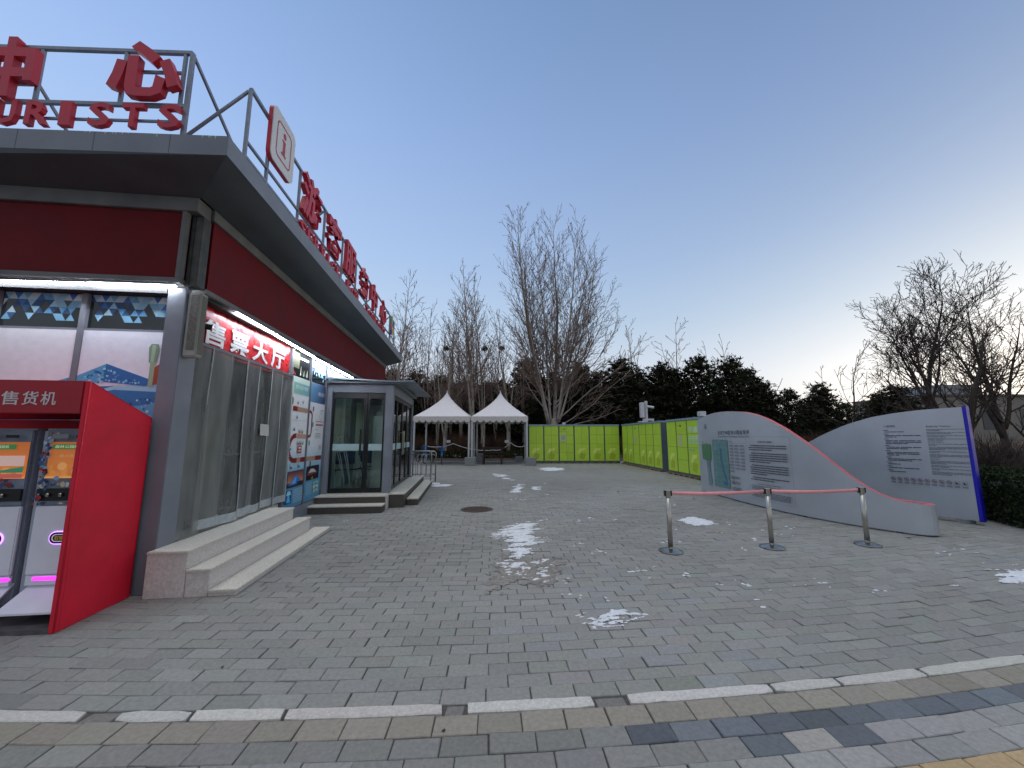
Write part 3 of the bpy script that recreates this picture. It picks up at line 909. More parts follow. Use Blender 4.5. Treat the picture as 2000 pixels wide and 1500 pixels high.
# ---------------------------------------------------------------- posters
def poster(name, label, fn, art_fn, back, o):
    t = Thing(name, label, 'poster', o, A)
    t.part('board', back, M_white)
    a = Art(fn, .002)
    art_fn(a)
    t.part('print', a, PRINT)
    return t
FR = lambda x, y, d: (x, 4.40 - d, y)
def art_right(a):
    a.grad(-3.955, .32, -3.155, 2.6, '#eef3fc', '#e6ecf8', 12)
    a.poly([(-3.955, .32), (-3.155, .32), (-3.155, 2.05), (-3.955, 2.0)], '#2f7db8')
    a.poly([(-3.955, 1.9), (-3.6, 2.02), (-3.155, 2.06), (-3.155, 1.96), (-3.6, 1.98)], '#9cd0ea')
    a.poly([(-3.955, 1.4), (-3.155, 1.62), (-3.155, 1.85), (-3.955, 1.72)], '#5fb0dc')
    a.poly([(-3.955, 2.02), (-3.955, 2.12), (-3.70, 2.25), (-3.72, 2.06)], '#58a9d6')
    a.poly([(-3.72, 2.06), (-3.70, 2.25), (-3.27, 2.09), (-3.30, 2.02)], '#2d6fb2')
    r = random.Random(3)
    for k in range(90):
        x, y = r.uniform(-3.9, -3.3), r.uniform(2.05, 2.2)
        if y < 2.24 - abs(x + 3.7) * .38 - .03: a.disc(x, y, r.uniform(.006, .016), r.choice(['#7cc3e6', '#4a94cc', '#2a66a6', '#a9dcf0']), 7, up=False)
    a.d += .0006
    for k in range(130):
        x, y = r.uniform(-3.93, -3.18), r.uniform(1.5, 1.9)
        a.disc(x, y, r.uniform(.004, .018), r.choice(['#b9e2f2', '#7cc3e6', '#2a66a6', '#1f5a9a']), 7, up=False)
    a.d += .0006
    a.poly([(-3.275, 2.03), (-3.165, 2.05), (-3.16, 2.28), (-3.225, 2.24), (-3.27, 2.2)], '#9c4a30')
    a.rect(-3.29, 2.02, -3.245, 2.27, '#9db495')
    a.poly([(-3.305, 2.27), (-3.235, 2.27), (-3.215, 2.43), (-3.23, 2.47), (-3.30, 2.47), (-3.32, 2.43)], '#7f9c84')
    a.poly([(-3.29, 2.27), (-3.26, 2.27), (-3.25, 2.46), (-3.29, 2.46)], '#a9c1a6')
    a.poly([(-3.6, 1.62), (-3.155, 1.45), (-3.155, 1.38), (-3.6, 1.55)], '#cfc3ae')
b = MB(); b.box(-3.96, 4.402, .31, -3.15, 4.43, 2.60)
poster('window_poster', 'front window poster with a blue faceted hall and a pale green tower', FR, art_right, b, (-3.55, 4.4, .31))
def art_left(a):
    a.grad(-4.765, .32, -4.025, 2.6, '#e6ecf6', '#eef3fb', 12)
    a.poly([(-4.17, 2.05), (-4.025, 2.1), (-4.025, 2.0), (-4.25, 2.0)], '#4f9ccc')
    a.poly([(-4.765, .32), (-4.025, .32), (-4.025, 2.0), (-4.765, 1.7)], '#3f8fc4')
b = MB(); b.box(-4.77, 4.402, .31, -4.02, 4.43, 2.60)
poster('window_poster', 'mostly blank white window poster left of the mullion above the red booth', FR, art_left, b, (-4.4, 4.4, .31))
SD = lambda x, y, d: (-3.02 + d, x, y)
def route(a, pts, w, col):
    for (x0, y0), (x1, y1) in zip(pts[:-1], pts[1:]):
        dx, dy = x1 - x0, y1 - y0
        L = math.hypot(dx, dy); nx_, ny_ = -dy / L * w / 2, dx / L * w / 2
        a.poly([(x0 - nx_, y0 - ny_), (x1 - nx_, y1 - ny_), (x1 + nx_, y1 + ny_), (x0 + nx_, y0 + ny_)], col, False)
    a.d += a.step
def art_s1(a):
    L, Rr = 7.06, 7.835
    a.grad(L, .27, Rr, .88, '#4f93b8', '#72b4d6', 8); a.grad(L, .88, Rr, 1.35, '#8fc4de', '#e9edf2', 10); a.grad(L, 1.35, Rr, 2.25, '#eceef3', '#e6e9ef', 3)
    a.poly([(L, 2.25), (Rr, 2.25), (Rr, 2.57), (L, 2.57)], '#c9ddd2'); a.grad(L + .1, 2.27, Rr, 2.47, '#8fc0b0', '#6fa9b8', 8, False)
    a.type('服务设施示意图', L + .18, 2.36, '#e4efe8', h=.07)
    red, gold = '#86211f', '#b3937c'
    route(a, [(L + .12, 2.0), (Rr, 1.99)], .085, gold); route(a, [(L + .12, 2.0), (L + .30, 1.999)], .086, red)
    route(a, [(Rr, 1.50), (L + .30, 1.52)], .085, '#c3a08c')
    arc = [(L + .32, 1.52)] + [(L + .30 - .22 * math.sin(t), 1.30 + .22 * math.cos(t)) for t in [i * math.pi / 12 for i in range(13)]] + [(L + .45, 1.08)]
    route(a, arc, .085, red); route(a, [(L + .42, 1.08), (Rr, 1.08)], .085, gold); route(a, [(Rr - .2, 1.08), (Rr, 1.08)], .086, red)
    r = random.Random(8)
    a.disc(L + .07, 2.13, .05, '#6d8b46', ry=.07)
    for x, y, c in ((.30, 2.12, '#c0636a'), (.52, 2.15, '#6ba6b4'), (.30, 1.86, '#4f6f7a'), (.22, 1.64, '#3f5a78'), (.45, 1.60, '#b0604c'), (.56, 1.60, '#a8504c'), (.12, 1.30, '#3f83b4'), (.20, .98, '#8a4a4a'), (.52, .98, '#3f6f96'), (.40, 1.39, '#7f8890'), (.50, 1.39, '#7f8890'), (.60, 1.39, '#7f8890')):
        a.rect(L + x - .03, y - .035, L + x + .03, y + .035, c); a.rect(L + x - .03, y, L + x + .02, y + .035, '#d8e4ea')
    a.rect(L + .40, 1.20, L + .56, 1.34, '#b23a34'); a.rect(L + .42, 1.285, L + .54, 1.315, '#e4dcd8'); a.rect(L + .42, 1.235, L + .54, 1.255, '#e4dcd8')
    for y in (1.79, 1.16): a.lines(L + .05, Rr - .05, [y], .006, '#b9bcc2', r)
    a.rect(L + .06, .62, Rr - .06, .90, '#3a2a38'); a.grad(L + .07, .70, Rr - .07, .89, '#c98a66', '#6a3048', 8)
    a.poly([(L + .10, .66), (Rr - .10, .66), (L + .42, .83)], '#2f7fd0'); a.poly([(L + .20, .68), (L + .40, .68), (L + .41, .81)], '#6fb4ee'); a.poly([(L + .45, .66), (Rr - .12, .66), (Rr - .12, .70), (L + .45, .70)], '#33201e')
    a.rect(L + .03, .36, L + .26, .58, '#2c3f96'); a.poly([(L + .05, .50), (L + .24, .50), (L + .20, .57), (L + .09, .57)], '#9fe0ea'); a.poly([(L + .07, .38), (L + .22, .38), (L + .17, .50), (L + .11, .50)], '#57c0e6')
    a.lines(L + .32, Rr - .06, [.57 - .028 * i for i in range(9)], .009, '#b6d6e6', r)
def art_s2(a):
    L, Rr = 7.90, 8.705
    a.grad(L, .27, Rr, .88, '#4f93b8', '#72b4d6', 8); a.grad(L, .88, Rr, 1.35, '#8fc4de', '#e9edf2', 10); a.grad(L, 1.35, Rr, 2.18, '#eceef3', '#e6e9ef', 3)
    a.grad(L, 2.18, Rr, 2.57, '#6c9fc6', '#232a62', 14, False)
    a.type('便民服务', L + .40, 2.33, '#dfe6f2', h=.085)
    red, gold = '#86211f', '#b3937c'
    route(a, [(L, 1.99), (L + .10, 1.985), (L + .16, 1.93), (L + .16, 1.56), (L + .10, 1.51), (L, 1.50)], .05, red)
    route(a, [(L, 1.08), (Rr - .02, 1.07)], .085, gold); route(a, [(L + .45, 1.075), (Rr - .02, 1.07)], .086, red)
    r = random.Random(9)
    for x, y, c in ((.20, 2.05, '#3f5a86'), (.22, 1.74, '#4f93b8'), (.10, 1.38, '#4f8fb8'), (.22, .98, '#7a4038')):
        a.rect(L + x - .03, y - .045, L + x + .03, y + .045, c)
    a.ring(L + .62, 1.92, .08, .012, '#a9b4ae'); a.lines(L + .58, L + .74, [2.03], .02, '#9aa4a0', r)
    a.lines(L + .36, L + .76, [1.80], .018, '#8f949a', r); a.lines(L + .36, L + .76, [1.725], .035, '#c4635f', r, gap=.06)
    a.lines(L + .36, L + .70, [1.64, 1.56, 1.53, 1.50, 1.47], .010, '#8f949a', r, ends=[.3, .8, .9, .8, .9])
    a.lines(L + .60, L + .72, [1.30, 1.27, 1.24], .02, '#a4a8ac', r)
    a.rect(L + .06, .66, Rr - .12, .93, '#2a1c26'); a.poly([(L + .14, .80), (L + .55, .80), (L + .40, .87), (L + .24, .87)], '#c9d6d2'); a.poly([(L + .10, .75), (L + .60, .77), (L + .60, .80), (L + .10, .79)], '#a0383a'); a.poly([(L + .28, .67), (L + .40, .67), (L + .36, .73)], '#a8964a')
    for y, c in ((.54, '#a8ccc6'), (.46, '#d8e4e6'), (.38, '#b4d0c8')):
        a.rect(L + .42, y, L + .68, y + .07, c); a.poly([(L + .42, y), (L + .68, y), (L + .55, y + .06)], '#7fa49c')
    a.lines(L + .06, L + .36, [.60 - .026 * i for i in range(9)], .009, '#a9cfe2', r)
b = MB(); b.box(-3.045, 7.06, .265, -3.022, 7.835, 2.575)
poster('wall_poster', 'tall poster with a red looping route line next to the plastic curtain', SD, art_s1, b, (-3.03, 7.45, .265))
b = MB(); b.box(-3.045, 7.90, .265, -3.022, 8.705, 2.575)
poster('wall_poster', 'tall poster with a dark blue heading next to the glass porch', SD, art_s2, b, (-3.03, 8.3, .265))
# ---------------------------------------------------------------- roof signs
rs = Thing('roof_sign', 'red characters and TOURISTS lettering on a steel frame over the kiosk front', 'roof sign', (-3.9, 4.03, 4.425), A)
Us = lambda v: 3.95 + .085 * (-2.93 - v)
SX = (1, -.085, 0)
b = MB()
for z, w_ in ((5.53, .035), (4.90, .035), (4.72, .022), (4.47, .035)): b.bar((-9, Us(-9), z), (-2.93, 3.95, z), w_)
for z in (5.29, 5.09): b.bar((-3.66, Us(-3.66), z), (-2.99, Us(-2.99), z), .025)
b.bar((-5.0, Us(-5), 5.10), (-4.46, Us(-4.46), 5.10), .022)
for x, z0 in ((-2.93, 4.425), (-3.0, 4.9), (-3.60, 4.9), (-4.44, 4.9), (-5.3, 4.9), (-6.2, 4.425)): b.bar((x, Us(x), z0), (x, Us(x), 5.53), .035 if z0 < 4.5 else .028)
for x in (-2.93, -4.72, -6.2): b.bar((x, Us(x) + .02, 5.51), (x + .31, Us(x) + .8, 4.43), .025)
rs.part('frame', b, M_gal)
for ch, x0, x1, z0, z1 in (('中', -4.90, -4.41, 4.88, 5.56), ('心', -3.68, -2.975, 4.925, 5.56)):
    b = MB(); b.text(ch, (x0, Us(x0) - .055, z0), SX, ZA, (0, -1, 0), x1 - x0, z1 - z0, .075, .038)
    rs.part('character', b, M_redsign)
for ch, x0, x1 in (('O', -5.06, -4.83), ('U', -4.75, -4.53), ('R', -4.44, -4.22), ('I', -4.11, -4.0), ('S', -3.83, -3.62), ('T', -3.51, -3.30), ('S', -3.15, -2.93)):
    b = MB(); b.text(ch, (x0, Us(x0) - .04, 4.60), SX, ZA, (0, -1, 0), x1 - x0, .265, .05, .026)
    rs.part('letter', b, M_redsign)
rs = Thing('roof_sign', 'long receding red roof sign along the kiosk side canopy', 'roof sign', (-2.5, 8.5, 4.425), A)
b = MB(); Vf = -2.5
b.bar((Vf, 4.24, 5.45), (Vf, 13.3, 5.42), .035)
b.bar((Vf, 4.26, 4.80), (Vf, 13.3, 4.80), .028); b.bar((Vf, 4.24, 4.62), (Vf, 13.3, 4.60), .028)
for y in (4.24, 4.70, 5.60, 6.62, 7.62, 8.6, 9.6, 10.6, 11.6, 12.6, 13.3):
    b.bar((Vf, y, 4.425), (Vf, y, 5.44), .032)
for y in (4.24, 6.62, 8.6, 10.6, 12.6): b.bar((Vf - .02, y, 5.42), (Vf - .95, y, 4.43), .025)
rs.part('frame', b, M_gal)
for i, (ch, y0, y1) in enumerate((('游', 5.60, 6.32), ('客', 6.66, 7.40), ('服', 7.68, 8.40), ('务', 8.82, 9.55), ('中', 9.80, 10.52), ('心', 11.0, 11.75))):
    b = MB(); b.text(ch, (Vf + .03, y0, 4.80), YA, ZA, XA, y1 - y0, .70, .07, .02)
    rs.part('character', b, M_redsign)
for word, y0, y1 in (('SERVICE', 5.62, 7.5), ('FOR', 7.9, 8.9), ('TOURISTS', 9.45, 11.75)):
    n = len(word); dw = (y1 - y0) / n
    for i, ch in enumerate(word):
        b = MB(); ww = dw * (.30 if ch == 'I' else .78)
        b.text(ch, (Vf + .025, y0 + dw * i + (dw * .24 if ch == 'I' else 0), 4.46), YA, ZA, XA, ww, .25, .05, .022)
        rs.part('letter', b, M_redsign)
# multicoloured emblem at the end of the sign: plain ribbons, no known mark
b = Art(lambda x, y, d: (Vf + .05 + d, x, y), .02, .004)
for k, c in enumerate(('#2f6fb0', '#d8a23a', '#3f8f5a', '#c24a3a', '#4f4f9a', '#e0b84a')):
    t = k * math.pi / 3 + .3
    cx_, cy_ = 12.55 + .16 * math.cos(t), 5.08 + .22 * math.sin(t)
    b.poly([(cx_ - .14, cy_ - .10), (cx_ + .12, cy_ - .14), (cx_ + .14, cy_ + .10), (cx_ - .10, cy_ + .15)], c)
rs.part('emblem', b, PRINT)
b = MB(); b.lathe([(.02, -.3), (.05, -.28), (.05, .28), (.02, .3)], (Vf + .02, 12.55, 5.08), 8)
rs.part('emblem_bracket', b, M_gal)
# information sign
ib = Thing('information_sign', 'rounded white sign with a red letter i on the roof railing', 'sign', (Vf, 4.9, 4.91), A)
def rrect(x0, y0, x1, y1, r, n=6):
    P = []
    for cx_, cy_, a0 in ((x1 - r, y1 - r, 0), (x0 + r, y1 - r, 90), (x0 + r, y0 + r, 180), (x1 - r, y0 + r, 270)):
        for k in range(n + 1):
            t = R(a0 + 90 * k / n); P.append((cx_ + r * math.cos(t), cy_ + r * math.sin(t)))
    return P
P = rrect(4.60, 4.91, 5.20, 5.64, .09)
b = MB(); b.prism(P, lambda x, y: (Vf + .02, x, y), lambda x, y: (Vf + .068, x, y))
ib.part('casing', b, M_redsign)
b = MB(); b.prism(P, lambda x, y: (Vf + .070, x, y), lambda x, y: (Vf + .080, x, y))
ib.part('face', b, mat('sign_face_white', '#d8d8d6', .35, var=.04))
b = Art(lambda x, y, d: (Vf + .082 + d, x, y), .001)
O_, I_ = rrect(4.705, 5.03, 5.095, 5.52, .07), rrect(4.722, 5.047, 5.078, 5.503, .057)
for k in range(len(O_)):
    k2 = (k + 1) % len(O_)
    b.poly([O_[k], O_[k2], I_[k2], I_[k]], '#b8303a', False)
b.disc(4.905, 5.41, .038, '#b8303a', ry=.041)
b.poly([(4.850, 5.34), (4.935, 5.34), (4.935, 5.16), (4.965, 5.16), (4.965, 5.13), (4.840, 5.13), (4.840, 5.16), (4.877, 5.16), (4.877, 5.31), (4.850, 5.31)], '#b8303a')
ib.part('letter', b, PRINT)
# ---------------------------------------------------------------- red vending booth
vb = Thing('vending_booth', 'red fabric covered booth with white vending machine characters', 'booth', (-4.1, 3.9, 0), A)
X1, X0, Y0, Y1 = -3.11, -5.3, 3.58, 4.26
b = MB()
b.prism([(Y0, .0), (Y1, .0), (Y1, 1.69), (Y0, 1.965)], lambda y, z: (X1 - .045, y, z), lambda y, z: (X1, y, z))
sp_ = vb.part('side_panel', b, M_redcover, bevel=.008)
b = MB(); e_ = .0
P = [(Y0 + .004, .01), (Y0 + .004, 1.955), (Y1 - .006, 1.684), (Y1 - .006, .01)]
b.tube([(X1 - .001, y, z) for y, z in P], .006, 6)
b.tube([(X1 - .001, Y0 + .035, .01), (X1 - .001, Y0 + .035, 1.945)], .0022, 5); b.tube([(X1 - .001, Y0 + .01, 1.655), (X1 - .001, Y1 - .01, 1.60)], .002, 5)
vb.part('piping', b, M_redcover, sp_, smooth=True)
b = MB(); b.box(X0, Y0, 1.69, X1 - .047, Y0 + .05, 1.963)
hd = vb.part('header', b, mat('dark_red_cover', '#a00f24', .5, var=.08, scale=4, bump=.1, bscale=220), bevel=.006)
b = MB()
for ch, x0, x1 in (('售', -3.74, -3.615), ('货', -3.59, -3.475), ('机', -3.455, -3.345), ('动', -3.88, -3.77), ('自', -4.02, -3.91)):
    b.text(ch, (x0, Y0 - .001, 1.757), XA, ZA, (0, -1, 0), x1 - x0, .112, .004, .008)
vb.part('characters', b, mat('white_lettering', '#c9c4c8', .6, var=.05), hd)
b = MB(); b.add([(X0, Y0 + .05, 1.96), (X1 - .045, Y0 + .05, 1.96), (X1 - .045, Y1, 1.685), (X0, Y1, 1.685), (X0, Y0 + .05, 1.94), (X1 - .045, Y0 + .05, 1.94), (X1 - .045, Y1, 1.665), (X0, Y1, 1.665)], [(0, 1, 2, 3), (7, 6, 5, 4), (0, 4, 5, 1), (1, 5, 6, 2), (2, 6, 7, 3), (3, 7, 4, 0)])
vb.part('roof', b, M_redcover)
b = MB(); b.box(X0, Y0 + .01, 0, X1 - .046, Y1, .035)
vb.part('floor_plate', b, mat('scuffed_plate', '#5d5a5c', .6, .3, var=.3, scale=12))
b = MB(); b.box(X0, Y1 - .03, .036, X1 - .046, Y1 - .004, 1.66)
vb.part('back_panel', b, M_redcover)
M_vmw = mat('machine_white', '#e4e4f0', .35, var=.04)
M_vmg = mat('machine_grey_pillar', '#a3a6b6', .4, var=.08)
M_scr = attr_mat('lit_screen', .3, estr=.30)
M_pink = mat('magenta_strip', '#e23be8', .4, emit='#f03cf0', estr=1.6, var=0)
M_ring = mat('violet_ring', '#c9a8ff', .4, emit='#cf8cff', estr=2.2, var=0)
def machine(xr, label, full):
    t = Thing('vending_machine', label, 'vending machine', (xr - .25, 3.98, .12), A, 'white vending machines inside the red booth')
    xl, Yf = xr - .48, 3.80
    b = MB(); b.box(xl, Yf + .03, .12, xr, 4.2, 1.57)
    t.part('cabinet', b, M_vmg, bevel=.02)
    b = MB(); b.box(xl + .06, Yf, .37, xr, Yf + .0295, .92)
    t.part('front_panel', b, M_vmw, bevel=.008)
    b = MB(); b.box(xl + .06, Yf + .005, .925, xr, Yf + .0295, 1.56)
    up = t.part('upper_panel', b, mat('patterned_panel', '#7d8799', .5, var=.3), bevel=.006)
    a = Art(lambda x, y, d: (x, Yf + .005 - d, y), .001)
    r = random.Random(4)
    for k in range(110):
        x, y = r.choice((r.uniform(xl + .075, xl + .12), r.uniform(xl + .10, xr - .03))), r.uniform(.93, 1.53)
        if y > 1.16 and y < 1.46 and x > xl + .12: continue
        if 1.06 > y > .95 and x > xl + .1: y = r.choice((1.10, .935))
        q = min(r.uniform(.012, .032), x - (xl + .061), xr - x)
        yy = max(.945, min(1.535, y)); t0 = r.uniform(0, 6)
        qq = min(q, yy - .93, 1.555 - yy)
        a.poly([(x + q * r.uniform(.4, 1) * math.cos(t0 + j), yy + qq * r.uniform(.3, 1) * math.sin(t0 + j)) for j in (0, .8, 1.7, 2.9, 3.8, 5.0)], r.choice(['#2c5f9a', '#b9c8d8', '#d8dce4', '#38507c', '#8fb0cc', '#a83a34', '#cdbf9c', '#1f3e74', '#8e2a26', '#9a3a30']))
    a.rect(xl + .15, 1.485, xl + .27, 1.525, '#8f9096'); a.rect(xl + .33, 1.49, xl + .43, 1.515, '#161616')
    t.part('pattern', a, PRINT, up)
    b = MB(); b.box(xl + .06, Yf - .012, .965, xr, Yf + .004, 1.065)
    lk = t.part('lock_bar', b, M_black, bevel=.004)
    b = MB()
    for k in range(3): b.lathe([(.0, 0), (.012, 0), (.016, .004), (.016, .02), (.008, .03)], (xl + .16 + .095 * k, Yf - .02, 1.0), 10)
    t.part('locks', b, M_steel, lk)
    a = Art(lambda x, y, d: (x, Yf + .002 - d, y), .002)
    a.grad(xl + .10, 1.15, xr - .005, 1.455, '#e8924a', '#d4743a', 8)
    for k in range(9): a.disc(xl + .145 + .036 * k, 1.185 + .012 * (k % 3) + (.04 if k < 3 else .0), .04 - .002 * k, ['#e89a52', '#dc8440', '#f0ac66'][k % 3], 16, ry=.034)
    a.rect(xl + .10, 1.15, xr - .005, 1.165, '#f6b870')
    if full:
        a.rect(xl + .13, 1.395, xr - .005, 1.435, '#3d8a4c'); a.type('森林公园纪念币自助', xl + .145, 1.403, '#d6eac2', w=.33, h=.026, bold=.01)
        a.type('触点屏幕购买', xl + .19, 1.325, '#cfae72', w=.22, h=.026)
        for k, c in enumerate(('#c43a3a', '#3f8a5a', '#3a5aa0', '#8a4a9a', '#e8e8e8')):
            t0 = k * 1.2
            a.poly([(xl + .34, 1.22), (xl + .34 + .04 * math.cos(t0), 1.22 + .04 * math.sin(t0)), (xl + .34 + .04 * math.cos(t0 + .5), 1.22 + .04 * math.sin(t0 + .5))], c)
    else:
        a.rect(xl + .10, 1.395, xr - .10, 1.435, '#3d8a4c'); a.type('自助机', xl + .25, 1.403, '#d6eac2', h=.026, bold=.01)
        a.poly([(xl + .1, 1.2), (xr - .02, 1.2), (xr - .02, 1.25), (xl + .3, 1.22)], '#3f8f6a'); a.rect(xl + .10, 1.255, xr - .02, 1.34, '#e6c2b8'); a.rect(xl + .10, 1.155, xr - .02, 1.19, '#d8665c')
    t.part('screen', a, M_scr)
    P = rrect(xl + .205, .61, xl + .395, .715, .05)
    b = MB(); b.prism(P, lambda x, y: (x, Yf - .001, y), lambda x, y: (x, Yf - .006, y))
    rg = t.part('light_ring', b, M_ring)
    P = rrect(xl + .212, .617, xl + .388, .708, .045)
    b = MB(); b.prism(P, lambda x, y: (x, Yf - .0065, y), lambda x, y: (x, Yf - .010, y))
    t.part('pickup_window', b, M_black, rg)
    a = Art(lambda x, y, d: (x, Yf - .0105 - d, y), .001)
    P, Q = rrect(xl + .23, .632, xl + .37, .693, .03), rrect(xl + .237, .638, xl + .363, .687, .024)
    for k in range(len(P)): a.poly([P[k], P[(k + 1) % len(P)], Q[(k + 1) % len(P)], Q[k]], '#e8d8f8', False)
    a.type('取物口', xl + .25, .645, '#a8963a', w=.10, h=.034, bold=.01)
    t.part('pickup_text', a, M_scr, rg)
    b = MB(); b.box(xl + .12, Yf - .004, .325, xr, Yf + .02, .355)
    t.part('light_strip', b, M_pink, bevel=.006)
    b = MB()
    b.add([(xl + .02, 3.66, .13), (xr, 3.66, .13), (xr, 3.85, .30), (xl + .09, 3.85, .30), (xl + .02, 3.66, .115), (xr, 3.66, .115), (xr, 3.85, .28), (xl + .09, 3.85, .28)], [(3, 2, 1, 0), (4, 5, 6, 7), (0, 1, 5, 4), (1, 2, 6, 5), (2, 3, 7, 6), (3, 0, 4, 7)])
    b.box(xl + .07, Yf + .004, .29, xr, Yf + .028, .366)
    t.part('tray', b, M_vmw)
    return t
machine(-3.16, 'white vending machine with an orange lit screen beside the red side panel', True)
machine(-3.685, 'second white vending machine cut off by the left picture edge', False)
# ---------------------------------------------------------------- glass porch
gp = Thing('glass_porch', 'grey framed glass porch with black door frames beside the posters', 'porch', (-2.3, 10.4, 0), A)
px0, px1, py0, py1, zf, zt = -3.02, -1.60, 8.80, 12.15, .30, 2.62
b = MB(); b.box(px0, py0 + .005, 0, px1 - .005, py1, zf)
gp.part('floor', b, M_granited)
for x0, x1, y0, y1 in ((px1 - .17, px1, py0, py0 + .17), (px1 - .12, px1, py1 - .14, py1), (px0 + .001, px0 + .12, py0 - .004, py0 + .1)):
    b = MB(); b.box(x0, y0, zf, x1, y1, zt)
    gp.part('column', b, M_grey, bevel=.005)
b = MB()
b.box(px0 + .121, py0 + .01, 2.47, px1 - .171, py0 + .12, zt); b.box(px1 - .13, py0 + .171, 2.45, px1 - .01, py1 - .141, zt)
b.box(px0, py1 - .1, 2.45, px1 - .121, py1, zt)
gp.part('beam', b, M_grey, bevel=.004)
b = MB()
b.add([(-3.03, 8.68, 2.72), (-1.52, 8.68, 2.645), (-1.18, 8.78, 2.80), (-1.18, 14.2, 2.80), (-3.03, 14.2, 2.80),
       (-3.03, 8.68, 2.77), (-1.52, 8.68, 2.70), (-1.18, 8.78, 2.825), (-1.18, 14.2, 2.825), (-3.03, 14.2, 2.86)], [(4, 3, 2, 1, 0), (5, 6, 7, 8, 9), (0, 1, 6, 5), (1, 2, 7, 6), (2, 3, 8, 7), (3, 4, 9, 8)]) if False else None
b.box(-3.03, 8.70, 2.665, -1.50, 12.2, 2.715)
gp.part('roof_slab', b, M_greyd, bevel=.004)
b = MB()
b.add([(-3.0, 8.62, 2.78), (-1.55, 8.62, 2.72), (-1.18, 8.85, 2.775), (-1.12, 12.5, 2.78), (-3.0, 12.5, 2.86)], [(0, 1, 2, 3, 4)])
b.v += [(x, y, z - .03) for x, y, z in b.v]; b.f += [(9, 8, 7, 6, 5)] + [(i, i + 5, (i + 1) % 5 + 5, (i + 1) % 5) for i in range(5)]
gp.part('roof_sheet', b, mat('roof_sheet_blue_grey', '#7d8c96', .3, .5, var=.1, scale=6))
b = MB(); b.box(px0 + .02, py0 + .02, zt + .0, -1.62, py1 - .02, 2.664)
gp.part('roof_edge', b, M_grey)
# front panes
Yg = py0 + .07
def leaf(t, x0, x1, hs):
    b = MB()
    b.box(x0, Yg - .02, zf + .002, x1, Yg + .02, .40); b.box(x0, Yg - .02, 2.34, x1, Yg + .02, 2.469)
    b.box(x0, Yg - .021, .40, x0 + .045, Yg + .021, 2.34); b.box(x1 - .045, Yg - .021, .40, x1, Yg + .021, 2.34)
    f = t.part('door', b, M_black, bevel=.003)
    b = MB(); b.box(x0 + .045, Yg - .004, .40, x1 - .045, Yg + .004, 2.34)
    t.part('pane', b, M_glass, f)
    b = MB(); b.box(x0 + .046, Yg - .008, 1.20, x1 - .046, Yg - .005, 1.345)
    t.part('frosted_band', b, mat('frosted_film', '#a9c4c4', .6, var=.05), f)
    if hs:
        b = MB(); xh = x1 - .10 if hs > 0 else x0 + .1
        b.tube([(xh, Yg - .06, 1.10), (xh, Yg - .06, 1.66)], .022, 10); b.bar((xh, Yg - .06, 1.16), (xh, Yg, 1.16), .02); b.bar((xh, Yg - .06, 1.6), (xh, Yg, 1.6), .02)
        t.part('handle', b, M_black, f)
leaf(gp, px0 + .122, -2.165, 1)
leaf(gp, -2.155, px1 - .172, 0)
Xg = px1 - .06
ly = [py0 + .18, 9.62, 10.42, 11.22, py1 - .145]
for k in range(4):
    y0, y1 = ly[k] + .003, ly[k + 1] - .003
    b = MB()
    b.box(Xg - .02, y0, zf + .002, Xg + .02, y1, .38); b.box(Xg - .02, y0, 2.36, Xg + .02, y1, 2.449)
    b.box(Xg - .021, y0, .38, Xg + .021, y0 + .045, 2.36); b.box(Xg - .021, y1 - .045, .38, Xg + .021, y1, 2.36)
    f = gp.part('door', b, M_black, bevel=.003)
    b = MB(); b.box(Xg - .004, y0 + .045, .38, Xg + .004, y1 - .045, 2.36)
    gp.part('pane', b, M_glass, f)
    b = MB(); b.box(Xg + .005, y0 + .046, 1.20, Xg + .008, y1 - .046, 1.345)
    gp.part('frosted_band', b, MATS['frosted_film'], f)
    if k in (1, 2):
        b = MB(); yh = y1 - .1 if k == 1 else y0 + .1
        b.tube([(Xg + .06, yh, 1.05), (Xg + .06, yh, 1.65)], .018, 10); b.bar((Xg + .06, yh, 1.1), (Xg, yh, 1.1), .02); b.bar((Xg + .06, yh, 1.6), (Xg, yh, 1.6), .02)
        gp.part('handle', b, M_steel, f)
# far side of the porch
b = MB(); b.box(px0, py1 - .08, zf, px1 - .121, py1 - .04, 2.45)
b2 = MB(); b2.box(-3.055, py0 + .12, zf + .002, -3.022, 10.2, 2.46); b2.box(-3.055, 11.2, zf + .002, -3.022, py1 - .1, 2.46)
gp.part('inner_wall', b2, mat('porch_inner_wall', '#c9ccc8', .6, var=.06))
b2 = MB(); b2.box(-3.05, 10.22, zf + .002, -3.03, 11.18, 2.3)
gp.part('inner_door', b2, M_greyd)
gp.part('end_wall', b, MATS['porch_inner_wall'])
# porch steps
ps = Thing('porch_steps', 'dark risered stone steps wrapping round the glass porch', 'steps', (-2.2, 9.0, 0), A)
step(ps, px0, 8.46, px1 - .03, 8.795, 0, .295, M_stepd, M_granited)
step(ps, px0 - .03, 8.16, px1 - .02, 8.445, 0, .15, M_stepd, M_granited)
step(ps, px1 + .005, 8.72, -1.28, 12.7, 0, .295, M_stepd, M_granited)
step(ps, -1.265, 9.0, -1.02, 12.7, 0, .15, M_stepd, M_granited)
b = MB(); b.box(px1 - .028, 8.50, 0, px1 + .003, 8.79, .28)
ps.part('cheek', b, M_granite)
